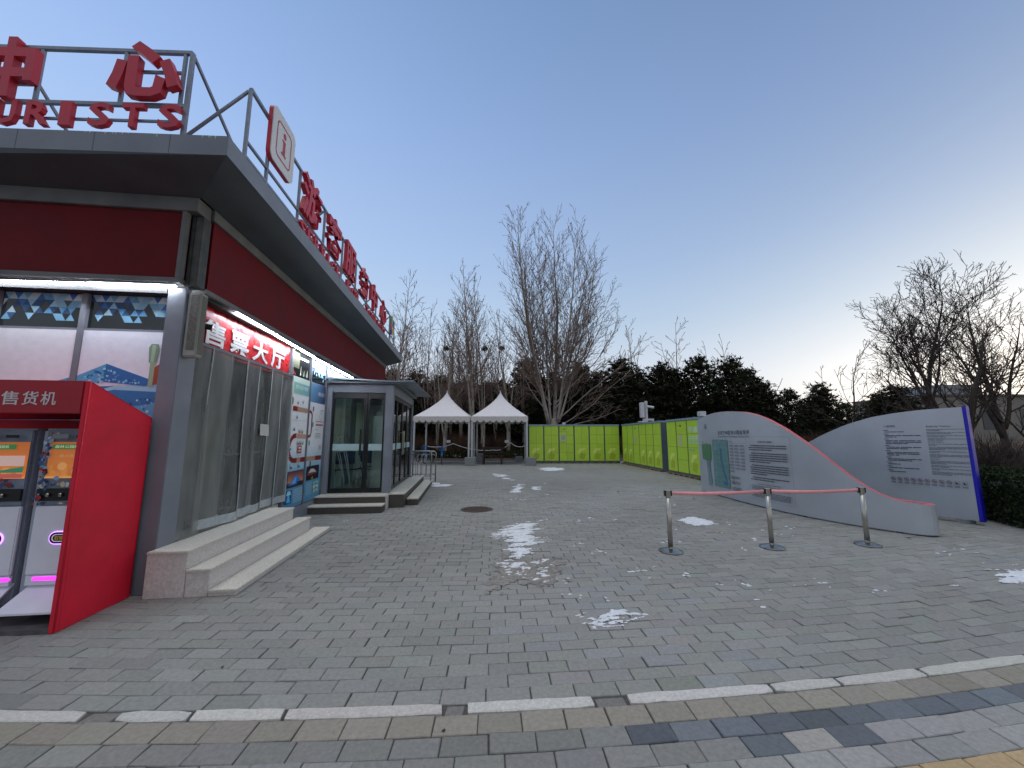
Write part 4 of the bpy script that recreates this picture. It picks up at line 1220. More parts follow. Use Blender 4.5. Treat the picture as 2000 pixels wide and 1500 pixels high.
# things kept in the porch
M_navy = mat('navy_fabric', '#1d3a66', .8, var=.25, scale=14)
M_chrome = mat('chrome_tube', '#e2e2e4', .3, .5, var=.05)
def folding_chair(x, y, rz, tilt, label):
    t = Thing('folding_chair', label, 'chair', rotz((x, y, zf), 0), A, 'folding chairs kept in the porch')
    c, s_ = math.cos(rz), math.sin(rz)
    def T(p): return (x + p[0] * c - p[1] * s_, y + p[0] * s_ + p[1] * c, zf + p[2])
    for sx in (-.24, .24):
        b = MB(); b.tube([T((sx, -.22, .01)), T((sx * .95, .14, .52)), T((sx * .95, .22, .80))], .013, 8)
        t.part('leg', b, M_chrome, smooth=True)
        b = MB(); b.tube([T((sx * .86, .24, .01)), T((sx * .86, -.16, .48))], .013, 8)
        t.part('leg', b, M_chrome, smooth=True)
    b = MB(); b.add([T(p) for p in ((-.22, -.2, .47), (.22, -.2, .47), (.22, .18, .44), (-.22, .18, .44), (-.22, -.2, .44), (.22, -.2, .44), (.22, .18, .41), (-.22, .18, .41))], [(0, 1, 2, 3), (7, 6, 5, 4), (0, 4, 5, 1), (1, 5, 6, 2), (2, 6, 7, 3), (3, 7, 4, 0)])
    t.part('seat', b, M_navy, bevel=.008)
    b = MB(); b.add([T(p) for p in ((-.23, .15, .56), (.23, .15, .56), (.23, .23, .84), (-.23, .23, .84), (-.23, .17, .56), (.23, .17, .56), (.23, .25, .84), (-.23, .25, .84))], [(0, 1, 2, 3), (7, 6, 5, 4), (0, 4, 5, 1), (1, 5, 6, 2), (2, 6, 7, 3), (3, 7, 4, 0)])
    t.part('backrest', b, M_navy, bevel=.008)
folding_chair(-2.75, 9.55, .4, 0, 'navy folding chair behind the leaning metal crutches in the porch')
folding_chair(-2.30, 9.75, -.5, 0, 'navy folding chair in the middle of the porch near the door handle')
folding_chair(-2.42, 10.6, .9, 0, 'navy folding chair deepest inside the glass porch')
for k, (xb, xt) in enumerate(((-2.62, -2.86), (-2.50, -2.72))):
    cr_ = Thing('metal_crutch', ['shiny metal crutch leaning leftmost behind the porch glass', 'second shiny metal crutch, right of the leftmost one in the porch'][k], 'crutch', (xb, 9.1, zf), A)
    b = MB()
    for d in (-.02, .02): b.tube([(xb, 9.08, zf + .02), (xb - .03 + d * .4, 9.08, zf + .3), (xt + .12 + d, 9.06, 1.0), (xt + d * 1.3, 9.0, 1.50)], .010, 8)
    cr_.part('shaft', b, M_chrome, smooth=True)
    b = MB(); b.bar((xt - .05, 9.0, 1.50), (xt + .05, 9.0, 1.50), .03); b.bar((xt + .06, 9.03, 1.17), (xt + .12, 9.03, 1.17), .02)
    cr_.part('grip', b, M_chrome)
wb = Thing('white_board', 'tall white board standing inside the porch by the right front column', 'board', (-1.95, 9.3, zf), A)
b = MB(); b.box(-2.12, 9.30, zf + .02, -1.80, 9.34, 1.98)
wb.part('panel', b, M_white)
b = MB(); b.box(-2.16, 9.28, zf, -1.77, 9.36, zf + .019)
wb.part('foot', b, M_greyd)
# railing by the porch
def railing(y, x0, x1, zb, label):
    t = Thing('steel_railing', label, 'railing', ((x0 + x1) / 2, y, zb), A, 'steel railings at the porch ramp')
    b = MB()
    zt_ = zb + .88
    b.tube([(x0, y, zb - .14), (x0, y, zt_ - .06), (x0 + .02, y, zt_ - .015), (x0 + .07, y, zt_), (x1 - .07, y, zt_), (x1 - .02, y, zt_ - .015), (x1, y, zt_ - .06), (x1, y, zb - .16)], .022, 10)
    t.part('top_rail', b, M_steel, smooth=True)
    for z in (zt_ - .10, zb + .12):
        b = MB(); b.tube([(x0, y, z), (x1, y, z)], .014, 8)
        t.part('cross_rail', b, M_steel, smooth=True)
    n = max(3, int((x1 - x0) / .13))
    for k in range(1, n):
        x = x0 + (x1 - x0) * k / n
        b = MB(); b.tube([(x, y, zb + .12), (x, y, zt_ - .10)], .009, 6)
        t.part('baluster', b, M_steel, smooth=True)
railing(12.45, -1.66, -1.04, .17, 'nearer stainless railing at the end of the porch steps')
railing(13.6, -1.74, -.98, .12, 'farther stainless railing behind the first one at the porch')
# ---------------------------------------------------------------- tents
def tent(xc, yc, label):
    t = Thing('party_tent', label, 'tent', (xc, yc, 0), 0, 'white peaked tents')
    h, zE, zP, n = 1.545, 2.60, 4.20, 24
    b = MB()
    V = []
    rows_ = 16
    for j in range(rows_ + 1):
        u = j / rows_
        sc = (1 - u) ** 1.55
        z = zE + (zP - zE) * u
        for k in range(4 * n):
            q, f = divmod(k, n); f = f / n
            c = [(-1, -1), (1, -1), (1, 1), (-1, 1)]
            a0, a1 = c[q], c[(q + 1) % 4]
            x, y = a0[0] + (a1[0] - a0[0]) * f, a0[1] + (a1[1] - a0[1]) * f
            rr = max(sc, .012)
            pull = 1 - .02 * (4 * f * (1 - f)) * (1 - u) - .02 * u * (4 * f * (1 - f))
            wr = .006 * math.sin(k * 1.9) * (1 - u) * u * 4
            sag = -.05 * (4 * f * (1 - f)) * math.sin(u * math.pi) * .6
            V.append((xc + x * h * rr * pull * (1 + wr), yc + y * h * rr * pull * (1 + wr), z + sag))
    m = 4 * n
    F = [(j * m + k, j * m + (k + 1) % m, (j + 1) * m + (k + 1) % m, (j + 1) * m + k) for j in range(rows_) for k in range(m)]
    F.append(tuple(rows_ * m + k for k in range(m)))
    b.add(V, F)
    roof = t.part('canopy', b, M_tent, smooth=True)
    c = [(-1, -1), (1, -1), (1, 1), (-1, 1)]
    for q in range(4):
        b = MB()
        a0, a1 = c[q], c[(q + 1) % 4]
        N = 72
        V = []
        for k in range(N + 1):
            f = k / N
            x, y = a0[0] + (a1[0] - a0[0]) * f, a0[1] + (a1[1] - a0[1]) * f
            s1 = 1.004
            zb = 2.41 - .13 * abs(math.sin(f * math.pi * 9)) ** .7
            fl = .012 * math.sin(f * 60)
            V += [(xc + x * h * s1, yc + y * h * s1, zE + .005), (xc + x * h * (s1 + .006 + fl * .3), yc + y * h * (s1 + .006 + fl * .3), zb)]
        b.add(V, [(2 * k, 2 * k + 1, 2 * k + 3, 2 * k + 2) for k in range(N)])
        t.part('valance', b, mat('cream_valance', '#d2cbc6', .6, var=.05, bump=.1, bscale=20), roof, smooth=True)
    for sx, sy in c:
        b = MB(); x, y = xc + sx * (h - .05), yc + sy * (h - .05)
        b.box(x - .045, y - .045, 0, x + .045, y + .045, 2.58)
        t.part('pole', b, M_alu, bevel=.008)
    b = MB()
    for q in range(4):
        a0, a1 = c[q], c[(q + 1) % 4]
        b.bar((xc + a0[0] * (h - .05), yc + a0[1] * (h - .05), 2.52), (xc + a1[0] * (h - .05), yc + a1[1] * (h - .05), 2.52), .05)
    b.tube([(xc, yc, 2.9), (xc, yc, 4.19)], .03, 8)
    t.part('frame', b, M_alu)
tent(-3.84, 22.62, 'white peaked tent on the left, half hidden by the glass porch')
tent(-.68, 22.62, 'white peaked tent on the right, next to the green lockers')
for (x, y, w_, h_, lab) in ((-2.20, 20.66, .56, .42, 'grey concrete block at the middle tent legs'), (.99, 20.66, .56, .42, 'grey concrete block at the tent leg by the lockers'), (.42, 23.6, .44, .32, 'grey concrete block under the back right tent corner'), (-1.95, 23.9, .5, .5, 'grey concrete block half hidden behind the middle tent legs')):
    b = MB(); b.box(x - w_ / 2, y - .22, 0, x + w_ / 2, y + .22, h_)
    solo('concrete_block', lab, 'concrete block', b, M_conc, (x, y, 0), group='concrete blocks weighting the tents', bevel=.015)
# bench under the right tent
bt = Thing('park_bench', 'dark wooden bench with a backrest under the right tent', 'bench', (-1.06, 21.6, 0))
b = MB()
for k in range(3): b.box(-1.72, 21.35 + k * .15, .43, -.42, 21.47 + k * .15, .47)
bt.part('seat', b, M_wood, bevel=.006)
b = MB(); b.box(-1.82, 21.84, .82, -.40, 21.88, .93); b.box(-1.74, 21.84, .58, -.46, 21.87, .68)
bt.part('backrest', b, M_wood, bevel=.006)
for x in (-1.56, -.58):
    for y in (21.36, 21.82):
        b = MB(); b.box(x - .05, y - .04, 0, x + .05, y + .04, .43 if y < 21.5 else .84)
        bt.part('leg', b, M_wood, bevel=.006)
# rope barrier and little notices in the planting behind the tents
for k, (x0, x1) in enumerate(((-5.9, -3.9), (-3.9, -1.2), (-1.2, -.1), (-.1, .9))):
    b = MB(); zz = [.95, 1.05, .62, 1.12, .92]
    P = [(x0 + (x1 - x0) * i / 8, 25.8 + .02 * i, zz[k] + (zz[k + 1] - zz[k]) * i / 8 - .18 * 4 * (i / 8) * (1 - i / 8)) for i in range(9)]
    b.tube(P, .022, 6)
    solo('barrier_tape', ['pale barrier tape at the far left behind the left tent', 'pale barrier tape sagging between tree trunks behind the left tent', 'pale barrier tape rising behind the bench', 'pale barrier tape ending behind the right tent pole'][k], 'tape', b, M_white, (x0, 25.8, .4), group='barrier tapes in the planting')
for x, lab in ((-4.2, 'small white notice hanging from the tape behind the left tent'), (-.35, 'small white notice hanging from the tape behind the right tent')):
    b = MB(); b.box(x - .13, 25.70, 1.10, x + .13, 25.72, 1.28)
    solo('notice_board', lab, 'notice', b, M_white, (x, 25.7, 1.1), group='small notices in the planting', bevel=.006)
# ---------------------------------------------------------------- parcel lockers
LK_G = '#bede48'
LOCK = attr_mat('locker_front', .38, noise_amt=.05, nscale=3)
M_lkf = mat('locker_frame_grey', '#5a6670', .45, var=.1)
def locker_unit(idx, label, w_, Tf, split, extra=None):
    """Tf(x, d, z): x along the front, d out of the front"""
    o = Tf(w_ / 2, 0, 0)
    t = Thing('locker_cabinet', label, 'locker', o, 0, 'green parcel lockers on pallets')
    def bx(b, x0, d0, z0, x1, d1, z1):
        V = [Tf(x, d, z) for z in (z0, z1) for d in (d0, d1) for x in (x0, x1)]
        b.add(V, [(0, 2, 3, 1), (4, 5, 7, 6), (0, 1, 5, 4), (1, 3, 7, 5), (3, 2, 6, 7), (2, 0, 4, 6)])
    b = MB(); bx(b, .004, -.5, .13, w_ - .004, -.012, 2.12)
    t.part('cabinet', b, M_lkf, bevel=.004)
    b = MB(); bx(b, 0, -.55, 2.121, w_, .03, 2.20)
    t.part('cornice', b, mat('locker_cornice', '#93a6b8', .4, .2, var=.1), bevel=.006)
    cols = len(split)
    cw = (w_ - .06) / cols
    k = 0
    for c_ in range(cols):
        cuts = split[c_]
        for z0, z1 in zip(cuts[:-1], cuts[1:]):
            a = Art(lambda x, y, d: Tf(x, d, y), -.011, .0008)
            X0_, X1_ = .03 + cw * c_ + .005, .03 + cw * (c_ + 1) - .005
            Z0_, Z1_ = z0 + .005, z1 - .005
            # door leaf with folded edges
            V = [Tf(x, d, z) for d in (-.0118, .004) for x, z in ((X0_, Z0_), (X1_, Z0_), (X1_, Z1_), (X0_, Z1_))]
            a.add(V, [(4, 5, 6, 7), (0, 1, 5, 4), (1, 2, 6, 5), (2, 3, 7, 6), (3, 0, 4, 7)], tuple(x * random.Random(idx * 31 + k).uniform(.94, 1.05) for x in C(LK_G)[:3]) + (1,))
            a.d = .005
            k += 1
            if extra: extra(a, X0_, Z0_, X1_, Z1_, c_)
            t.part('door', a, LOCK)
    b = MB()
    bx(b, .0, -.5, .05, w_, -.02, .128)
    for x in (.0, w_ / 2 - .04, w_ - .08): bx(b, x, -.48, 0, x + .08, -.04, .048)
    t.part('plinth', b, M_lkf)
    b = MB()
    for j in range(4): bx(b, .02 + j * (w_ / 4), .0, .005, .02 + (j + .55) * w_ / 4, .012, .045)
    return t
YEL = '#e6f07a'
def clip_poly(P, x0, z0, x1, z1):
    def half(P, f):
        o = []
        for i in range(len(P)):
            a, c = P[i - 1], P[i]
            fa, fc = f(a), f(c)
            if (fa >= 0) != (fc >= 0):
                t = fa / (fa - fc); o.append((a[0] + (c[0] - a[0]) * t, a[1] + (c[1] - a[1]) * t))
            if fc >= 0: o.append(c)
        return o
    for f in (lambda p: p[0] - x0, lambda p: x1 - p[0], lambda p: p[1] - z0, lambda p: z1 - p[1]):
        P = half(P, f)
        if len(P) < 3: return None
    return P
def deco(cx_, mark=True, screen=False, words=False):
    def f(a, x0, z0, x1, z1, c_):
        for P, col in (([(cx_ - .18, .28), (cx_ + .14, .22), (cx_ + .24, .52), (cx_ - .06, .60), (cx_ - .10, .5)], '#b2c236'), ([(cx_ - .24, .56), (cx_ - .10, .56), (cx_ + .02, .74), (cx_ + .18, .74), (cx_ + .10, .60), (cx_ + .22, .84), (cx_ - .10, .84)], YEL)):
            if not mark: continue
            Q = [(cx_ - .26, .56), (cx_ - .10, .56), (cx_ + .02, .72), (cx_ + .14, .72), (cx_ + .24, .85), (cx_ - .10, .85)] if col == YEL else P
            Q = clip_poly(Q, x0, z0, x1, z1)
            if Q: a.poly(Q, col)
        if screen and c_ == 0 and z1 > 1.9:
            a.disc(x0 + .12, 1.93, .035, '#c08a2c', 12); a.type('丰巢', x0 + .19, 1.90, '#24301c', h=.07, bold=.03)
        if screen and c_ == 0 and z0 > 1.0 and z0 < 1.3:
            a.rect(x0 + .06, 1.13, x1 - .02, 1.63, '#c8cdb4'); a.rect(x0 + .07, 1.14, x1 - .03, 1.26, '#b4cc3a'); a.lines(x0 + .09, x1 - .06, [1.56, 1.50, 1.46, 1.42, 1.38, 1.34], .016, '#8a9078', random.Random(2))
        if screen and c_ == 1 and z1 > 1.9: a.poly([(x0 + .03, 1.74), (x0 + .12, 1.74), (x0 + .17, 1.80), (x0 + .08, 1.80)], '#b6d24a')
        if words and z1 > 1.9:
            Q = (x0 + .04, x1 - x0 - .1)
            a.type('丰巢', Q[0], max(z0, 1.68), '#cfe6cf', h=.17, bold=.02) if z0 < 1.66 else None
    return f
S4 = (.14, 1.10, 2.11)
S6 = (.14, .62, 1.10, 1.59, 2.11)
W1 = .863
labs1 = ['leftmost green locker next to the white tent', 'second green locker from the tent in the back row', 'back row green locker with a paper notice and logo, third from the tent', 'fourth green locker from the tent in the back row', 'fifth green locker from the tent in the back row', 'last green locker of the back row at the corner gap']
sp1 = [((S4), (S4)), (S6, S6), ((.14, .62, 1.10, 1.80, 2.11), (.14, .62, 1.10, 1.59, 2.11)), (S4, S4), ((.14, 1.10, 1.61, 2.11), (.14, 1.10, 1.61, 2.11)), ((.14, 1.10, 1.61, 2.11), (.14, 1.10, 1.61, 2.11))]
for i in range(6):
    x0 = .96 + i * (W1 + .006)
    locker_unit(i, labs1[i], W1, lambda x, d, z, x0=x0: (x0 + x, 22.28 - d, z), sp1[i], deco(W1 / 2 - .02, mark=i != 2, screen=i == 2))
# the side row comes towards the viewer
def side(y_start):
    import math as m
    P0, P1 = Vector((6.26, 22.05)), Vector((6.62, 13.7))
    d = (P1 - P0).normalized(); nrm = Vector((d.y, -d.x))
    if nrm.x > 0: nrm = -nrm
    def mk(off):
        def T(x, dd, z):
            p = P0 + d * (off + x) + nrm * dd
            return (p.x, p.y, z)
        return T
    return mk
mk = side(0)
labs2 = ['side row green locker nearest the corner gap', 'second side row green locker from the corner gap', 'side row green locker with a narrow paper strip, third from the corner', 'fourth side row green locker from the corner gap', 'fifth side row green locker from the corner gap', 'side row green locker just left of the dark divider gap',
         'side row green locker just right of the dark divider gap', 'side row green locker with logo and paper strip beside the map board', 'green locker with white lettering partly hidden by the map board', 'green locker hidden mostly behind the map board', 'second green locker behind the map board']
off = 0
W2 = .86
for i in range(11):
    if i == 6: off += .55
    spl = [(S4, S4), (S4, S4), ((.14, .62, 1.10, 2.11),) * 2, ((.14, 1.10, 1.61, 2.11),) * 2, ((.14, 1.10, 1.61, 2.11),) * 2, ((.14, 1.10, 1.61, 2.11),) * 2, (S4, S4), ((.14, .62, 1.10, 1.59, 2.11), (.14, .62, 1.10, 1.59, 2.11)), ((.14, 1.10, 1.61, 2.11),) * 2, (S6, S6), (S4, S4)][i]
    spl = (spl[0],)   # single leaf columns
    def ex(a, x0, z0, x1, z1, c_, i=i):
        deco(.43, mark=i not in (2, 7))(a, x0, z0, x1, z1, c_)
        if i in (2, 7):
            if z1 > 1.9: a.disc(x0 + .14, 1.92, .04, '#c08a2c', 12); a.type('丰巢', x0 + .24, 1.88, '#24301c', h=.08, bold=.03); a.poly([(x0 + .5, 1.72), (x0 + .6, 1.72), (x0 + .68, 1.82), (x0 + .58, 1.82)], '#b6d24a')
            if z0 < 1.2 < z1: a.rect(x0 + .16, 1.14, x0 + .42, min(1.58, z1), '#c9c49a')
            elif z0 < 1.3 < z1: a.rect(x0 + .16, 1.2, x0 + .42, 1.58, '#c9c49a')
        if i == 8:
            if z1 > 2: a.type('丰巢', x0 + .06, max(z0 + .02, 1.66), '#cfe6cf', w=.7, h=.22, bold=.015)
            elif z1 > 1.5: a.type('存包柜', x0 + .06, 1.36, '#cfe6cf', w=.72, h=.20, bold=.015); a.lines(x0 + .06, x1 - .05, [1.24], .08, '#b4d8b0', random.Random(1), piece=.1, gap=.2)
            elif z0 < .5: a.lines(x0 + .06, x1 - .3, [.98], .07, '#9cc888', random.Random(1), piece=.1, gap=.2)
    locker_unit(20 + i, labs2[i], W2, mk(off), spl, ex)
    off += W2 + .006
# wooden pallets under the side row, white boxes and wires on top
for k, (o0, o1) in enumerate(((0, 5.19), (5.75, 10.1))):
    b = MB()
    T = mk(0)
    n = int((o1 - o0) / .42)
    for j in range(n):
        q0, q1 = o0 + (o1 - o0) * j / n, o0 + (o1 - o0) * (j + .55) / n
        V = [T(x, d, z) for z in (.002, .046) for d in (.01, .08) for x in (q0, q1)]
        b.add(V, [(0, 2, 3, 1), (4, 5, 7, 6), (0, 1, 5, 4), (1, 3, 7, 5), (3, 2, 6, 7), (2, 0, 4, 6)])
    V = [T(x, d, z) for z in (.047, .062) for d in (.0, .075) for x in (o0, o1)]
    b.add(V, [(0, 2, 3, 1), (4, 5, 7, 6), (0, 1, 5, 4), (1, 3, 7, 5), (3, 2, 6, 7), (2, 0, 4, 6)])
    p0 = T((o0 + o1) / 2, .04, 0)
    solo('wooden_pallet', ['pale wooden pallet edge under the first six side lockers', 'pale wooden pallet edge under the side lockers by the map board'][k], 'pallet', b, mat('raw_pallet_wood', '#8a6a45', .8, var=.25, scale=20, bump=.2), p0, group='pallets under the lockers')
b = MB()
for j in range(12): b.box(.98 + j * .43, 22.22, .002, 1.22 + j * .43, 22.29, .045)
solo('wooden_pallet', 'wooden pallet edge under the back row of lockers', 'pallet', b, MATS['raw_pallet_wood'], (3.5, 22.25, 0), group='pallets under the lockers')
for k, (x, y, w_, h_, lab) in enumerate(((3.02, 22.5, .16, .12, 'small grey box on top of the back row lockers'), (6.35, 19.0, .26, .05, 'pair of white lamps lying on the side row lockers'), (6.60, 13.4, .22, .17, 'grey box on the side lockers beside the map board'))):
    b = MB(); b.box(x - w_ / 2, y - .1, 2.205, x + w_ / 2, y + .1, 2.205 + h_)
    solo('junction_box', lab, 'box', b, M_alu, (x, y, 2.2), group='small boxes on the lockers', bevel=.01)
# camera pole
cp = Thing('camera_pole', 'white surveillance pole with tall box standing behind the lockers', 'camera pole', (8.05, 23.0, 0))
b = MB(); b.tube([(8.02, 23, 0), (8.02, 23, 3.62)], .085, 14)
cp.part('pole', b, M_alu, smooth=False)
b = MB(); b.box(7.62, 22.78, 2.62, 7.86, 23.0, 3.52)
cp.part('equipment_box', b, M_white, bevel=.015)
b = MB(); b.tube([(8.08, 22.95, 3.30), (8.42, 22.8, 3.22)], .065, 12)
cp.part('camera', b, M_white)
b = MB(); b.box(7.74, 22.7, 2.22, 8.36, 22.9, 2.56)
cp.part('base_box', b, M_white, bevel=.01)
b = MB(); b.box(8.0, 22.69, 2.24, 8.24, 22.699, 2.44)
cp.part('base_window', b, M_black)
# ---------------------------------------------------------------- barrier posts
POSTS = [(2.09, 5.31), (3.545, 5.495), (4.965, 5.62)]
labsP = ['steel barrier post at the left end of the pink belts', 'steel barrier post in the middle between two pink belts', 'steel barrier post at the right end in front of the curved board']
for i, (x, y) in enumerate(POSTS):
    t = Thing('barrier_post', labsP[i], 'barrier post', (x, y, 0), 0, 'steel belt barrier posts')
    b = MB(); b.lathe([(.150, .0), (.152, .012), (.146, .022), (.10, .036), (.035, .052), (.03, .07)], (x, y, 0), 40)
    t.part('base', b, M_steel, smooth=False)
    b = MB(); b.tube([(x, y, .05), (x, y, .70)], .031, 20)
    t.part('post', b, mat('satin_post_steel', '#b9b4aa', .30, 1.0, var=.15, scale=12), smooth=True)
    b = MB(); b.lathe([(.034, .70), (.036, .705), (.036, .785), (.032, .792), (.0, .793)], (x, y, 0), 20)
    hd_ = t.part('head', b, MATS['satin_post_steel'])
    b = MB()
    for s_ in (-1, 1): b.box(x + s_ * .036 - .012, y - .02, .715, x + s_ * .036 + .012, y + .02, .785)
    t.part('belt_clip', b, M_black, hd_)
M_belt = mat('faded_pink_belt', '#f6a9ab', .75, var=.08, scale=20)
for i in range(2):
    p, q = Vector(POSTS[i] + (.752,)), Vector(POSTS[i + 1] + (.752,))
    n = 24
    b = MB(); V = []
    for k in range(n + 1):
        f = k / n
        c = p.lerp(q, .034 + f * .932)
        sag = -.018 * 4 * f * (1 - f)
        tw = .006 * math.sin(f * 5 + i)
        for dy in (-.0008, .0008):
            V += [(c.x, c.y + dy + tw, c.z + sag + .023), (c.x, c.y + dy - tw, c.z + sag - .023)]
    F = []
    for k in range(n):
        a = 4 * k
        F += [(a, a + 4, a + 5, a + 1), (a + 3, a + 7, a + 6, a + 2), (a, a + 2, a + 6, a + 4), (a + 1, a + 5, a + 7, a + 3)]
    b.add(V, F)
    solo('barrier_belt', ['pink retractable belt between the left and middle barrier posts', 'pink retractable belt between the middle and right barrier posts'][i], 'belt', b, M_belt, tuple(p.lerp(q, .5) - Vector((0, 0, .05))), group='pink barrier belts', smooth=True)
# ---------------------------------------------------------------- wave-shaped steel boards
def resample(P, step=.06):
    P = [Vector(p) for p in P]
    Q = []
    for i in range(len(P) - 1):
        p0, p1, p2, p3 = P[max(i - 1, 0)], P[i], P[i + 1], P[min(i + 2, len(P) - 1)]
        n = max(2, int((p2 - p1).length / step))
        for k in range(n):
            t = k / n
            Q.append(.5 * ((2 * p1) + (p2 - p0) * t + (2 * p0 - 5 * p1 + 4 * p2 - p3) * t * t + (3 * p1 - p0 - 3 * p2 + p3) * t ** 3))
    Q.append(P[-1])
    return Q
class Ribbon:
    def __init__(s, P, Z):
        s.Q = resample(P)
        s.S = [0]
        for a, b in zip(s.Q[:-1], s.Q[1:]): s.S.append(s.S[-1] + (b - a).length)
        s.zs, s.zz = [z[0] for z in Z], [z[1] for z in Z]
    def at(s, d):
        import bisect
        i = max(0, min(len(s.S) - 2, bisect.bisect_right(s.S, d) - 1))
        t = (d - s.S[i]) / (s.S[i + 1] - s.S[i])
        p = s.Q[i].lerp(s.Q[i + 1], t)
        a, b = s.Q[max(0, i - 1)], s.Q[min(len(s.Q) - 1, i + 2)]
        tg = (b - a).normalized()
        return p, Vector((tg.y, -tg.x))
    def top(s, d): return float(np.interp(d, s.zs, s.zz))
    def fn(s, x, y, d):
        p, n = s.at(x)
        return (p.x + n.x * d, p.y + n.y * d, y)
    def body(s, s0, s1, th, zb, n):
        b, e = MB(), MB()
        V, W = [], []
        for k in range(n + 1):
            d = s0 + (s1 - s0) * k / n
            p, nn = s.at(d)
            z = sum(s.top(d + q * .05) for q in (-2, -1, 0, 1, 2)) / 5
            f, r = p, p - nn * th
            V += [(f.x, f.y, zb), (f.x, f.y, z), (r.x, r.y, z), (r.x, r.y, zb)]
            f2, r2 = p - nn * .005, p - nn * (th - .005)
            W += [(f2.x, f2.y, z - .002), (f2.x, f2.y, z + .003), (r2.x, r2.y, z + .003), (r2.x, r2.y, z - .002)]
        F = [(4 * k + j, 4 * k + (j + 1) % 4, 4 * k + 4 + (j + 1) % 4, 4 * k + 4 + j) for k in range(n) for j in range(4)]
        F += [(3, 2, 1, 0), (4 * n, 4 * n + 1, 4 * n + 2, 4 * n + 3)]
        b.add(V, F); e.add(W, F)
        return b, e
def steel_panel():
    m = mat('satin_steel_board', '#b9bec4', .40, .35, var=.07, scale=1.6, spec=.5)
    n, l = m.node_tree.nodes, m.node_tree.links
    tc = n.new('ShaderNodeTexCoord'); mp = n.new('ShaderNodeMapping'); mp.inputs['Scale'].default_value = (30, 30, 240)
    nz = n.new('ShaderNodeTexNoise'); nz.inputs['Scale'].default_value = 1.5; nz.inputs['Detail'].default_value = 5
    bp = n.new('ShaderNodeBump'); bp.inputs['Strength'].default_value = .06; bp.inputs['Distance'].default_value = .01
    l.new(tc.outputs['Object'], mp.inputs['Vector']); l.new(mp.outputs[0], nz.inputs['Vector']); l.new(nz.outputs['Fac'], bp.inputs['Height'])
    l.new(bp.outputs[0], n['Principled BSDF'].inputs['Normal'])
    return m
M_board = steel_panel()
RA = Ribbon([(5.30, 11.05), (5.29, 9.8), (5.32, 8.9), (5.42, 7.95), (5.63, 7.18), (5.95, 6.49), (6.2, 6.13), (6.32, 6.055), (6.44, 6.05), (6.53, 6.12), (6.57, 6.26), (6.53, 6.46), (6.42, 6.8), (6.27, 7.3)],
            [(0, 1.975), (.4, 2.055), (.886, 2.112), (1.25, 2.125), (1.629, 2.115), (2.196, 2.062), (2.534, 1.99), (2.884, 1.873), (3.296, 1.665), (3.756, 1.346), (4.057, 1.085), (4.303, .865), (4.505, .705), (4.676, .595), (4.832, .525), (4.995, .483), (5.145, .468), (5.3, .463), (5.9, .463), (6.9, .5)])
mbt = Thing('map_board', 'curved steel park map board with a red top edge ending in a low loop', 'map board', (5.7, 7.6, 0))
LA = RA.S[-1]
b, e = RA.body(0, LA - .02, .10, .025, 120)
pn = mbt.part('panel', b, M_board)
mbt.part('top_edge', e, mat('faded_red_edge', '#c8666c', .6, var=.12, scale=10))
for d in (.5, 2.0, 3.5, 4.9):
    b = MB(); p, n = RA.at(d); q = p - n * .05
    b.box(q.x - .03, q.y - .03, -.005, q.x + .03, q.y + .03, .024)
    mbt.part('foot', b, M_greyd)
a = Art(RA.fn, .0015, .0005)
INK, INK2 = '#4d525d', '#666c77'
rr = random.Random(21)
a.ring(.46, 1.775, .07, .02, INK2); a.poly([(.43, 1.74), (.49, 1.74), (.47, 1.81), (.44, 1.80)], INK2); a.poly([(.17, 1.70), (.30, 1.72), (.31, 1.78), (.2, 1.80)], '#b4c4cf')
for i, ch in enumerate('北京奥林匹克公园总导览'): a.type(ch, 1.09 + i * .1155, 1.55, INK, w=.098, h=.098, bold=.012)
a.type('General Map of the Beijing Olympic Park', 1.09, 1.47, INK2, w=1.24, h=.062)
a.type('公园区位', .22, 1.335, INK2, h=.03)
a.poly([(.20, 1.30), (.42, 1.30), (.46, 1.345), (.50, 1.305), (.70, 1.30), (.70, 1.0), (.66, .88), (.58, .84), (.22, .90)], '#5c8a62')
a.poly([(.40, .88), (.58, .84), (.62, .6), (.66, .35), (.64, .22), (.48, .22), (.46, .5)], '#7d98a0'); a.poly([(.50, .85), (.60, .84), (.62, .55), (.54, .6)], '#6a8a92')
a.rect(.785, .24, 1.505, 1.425, '#6d9391', nx=10)
for k in range(40):
    x, y = rr.uniform(.82, 1.44), rr.uniform(.28, 1.36)
    a.rect(x, y, x + rr.uniform(.03, .12), y + rr.uniform(.03, .11), rr.choice(['#74989a', '#658c8a', '#7c9d9f', '#5d8a80']), False)
a.d += .0005
for y in np.linspace(.32, 1.36, 9): a.rect(.80, float(y), 1.49, float(y) + .006, '#8fa8aa', nx=8, up=False)
for x in (.93, 1.08, 1.33): a.rect(x, .26, x + .007, 1.40, '#8fa8aa', up=False)
a.d += .0005
a.poly([(1.15, 1.23), (1.22, 1.20), (1.22, .95), (1.27, .75), (1.35, .55), (1.42, .38), (1.38, .36), (1.30, .5), (1.21, .7), (1.15, .95)], '#3d7794'); a.poly([(1.25, .42), (1.40, .38), (1.38, .30), (1.22, .33)], '#3d7a98')
for k in range(34): a.disc(rr.uniform(.82, 1.46), rr.uniform(.28, 1.34), .008, rr.choice([INK, '#a0505a', '#3f6f8f']), 6, up=False)
a.d += .0005
a.type('图例 Legend', 1.58, 1.365, INK, h=.032, bold=.01)
a.rect(1.58, 1.345, 2.14, 1.348, INK2, nx=5)
for r_ in range(9):
    for c_ in range(3):
        if r_ == 8 and c_: continue
        y = 1.29 - r_ * .075
        a.lines(1.58 + c_ * .205, 1.58 + c_ * .205 + .15, [y, y - .022], .011, INK2, rr, piece=.05)
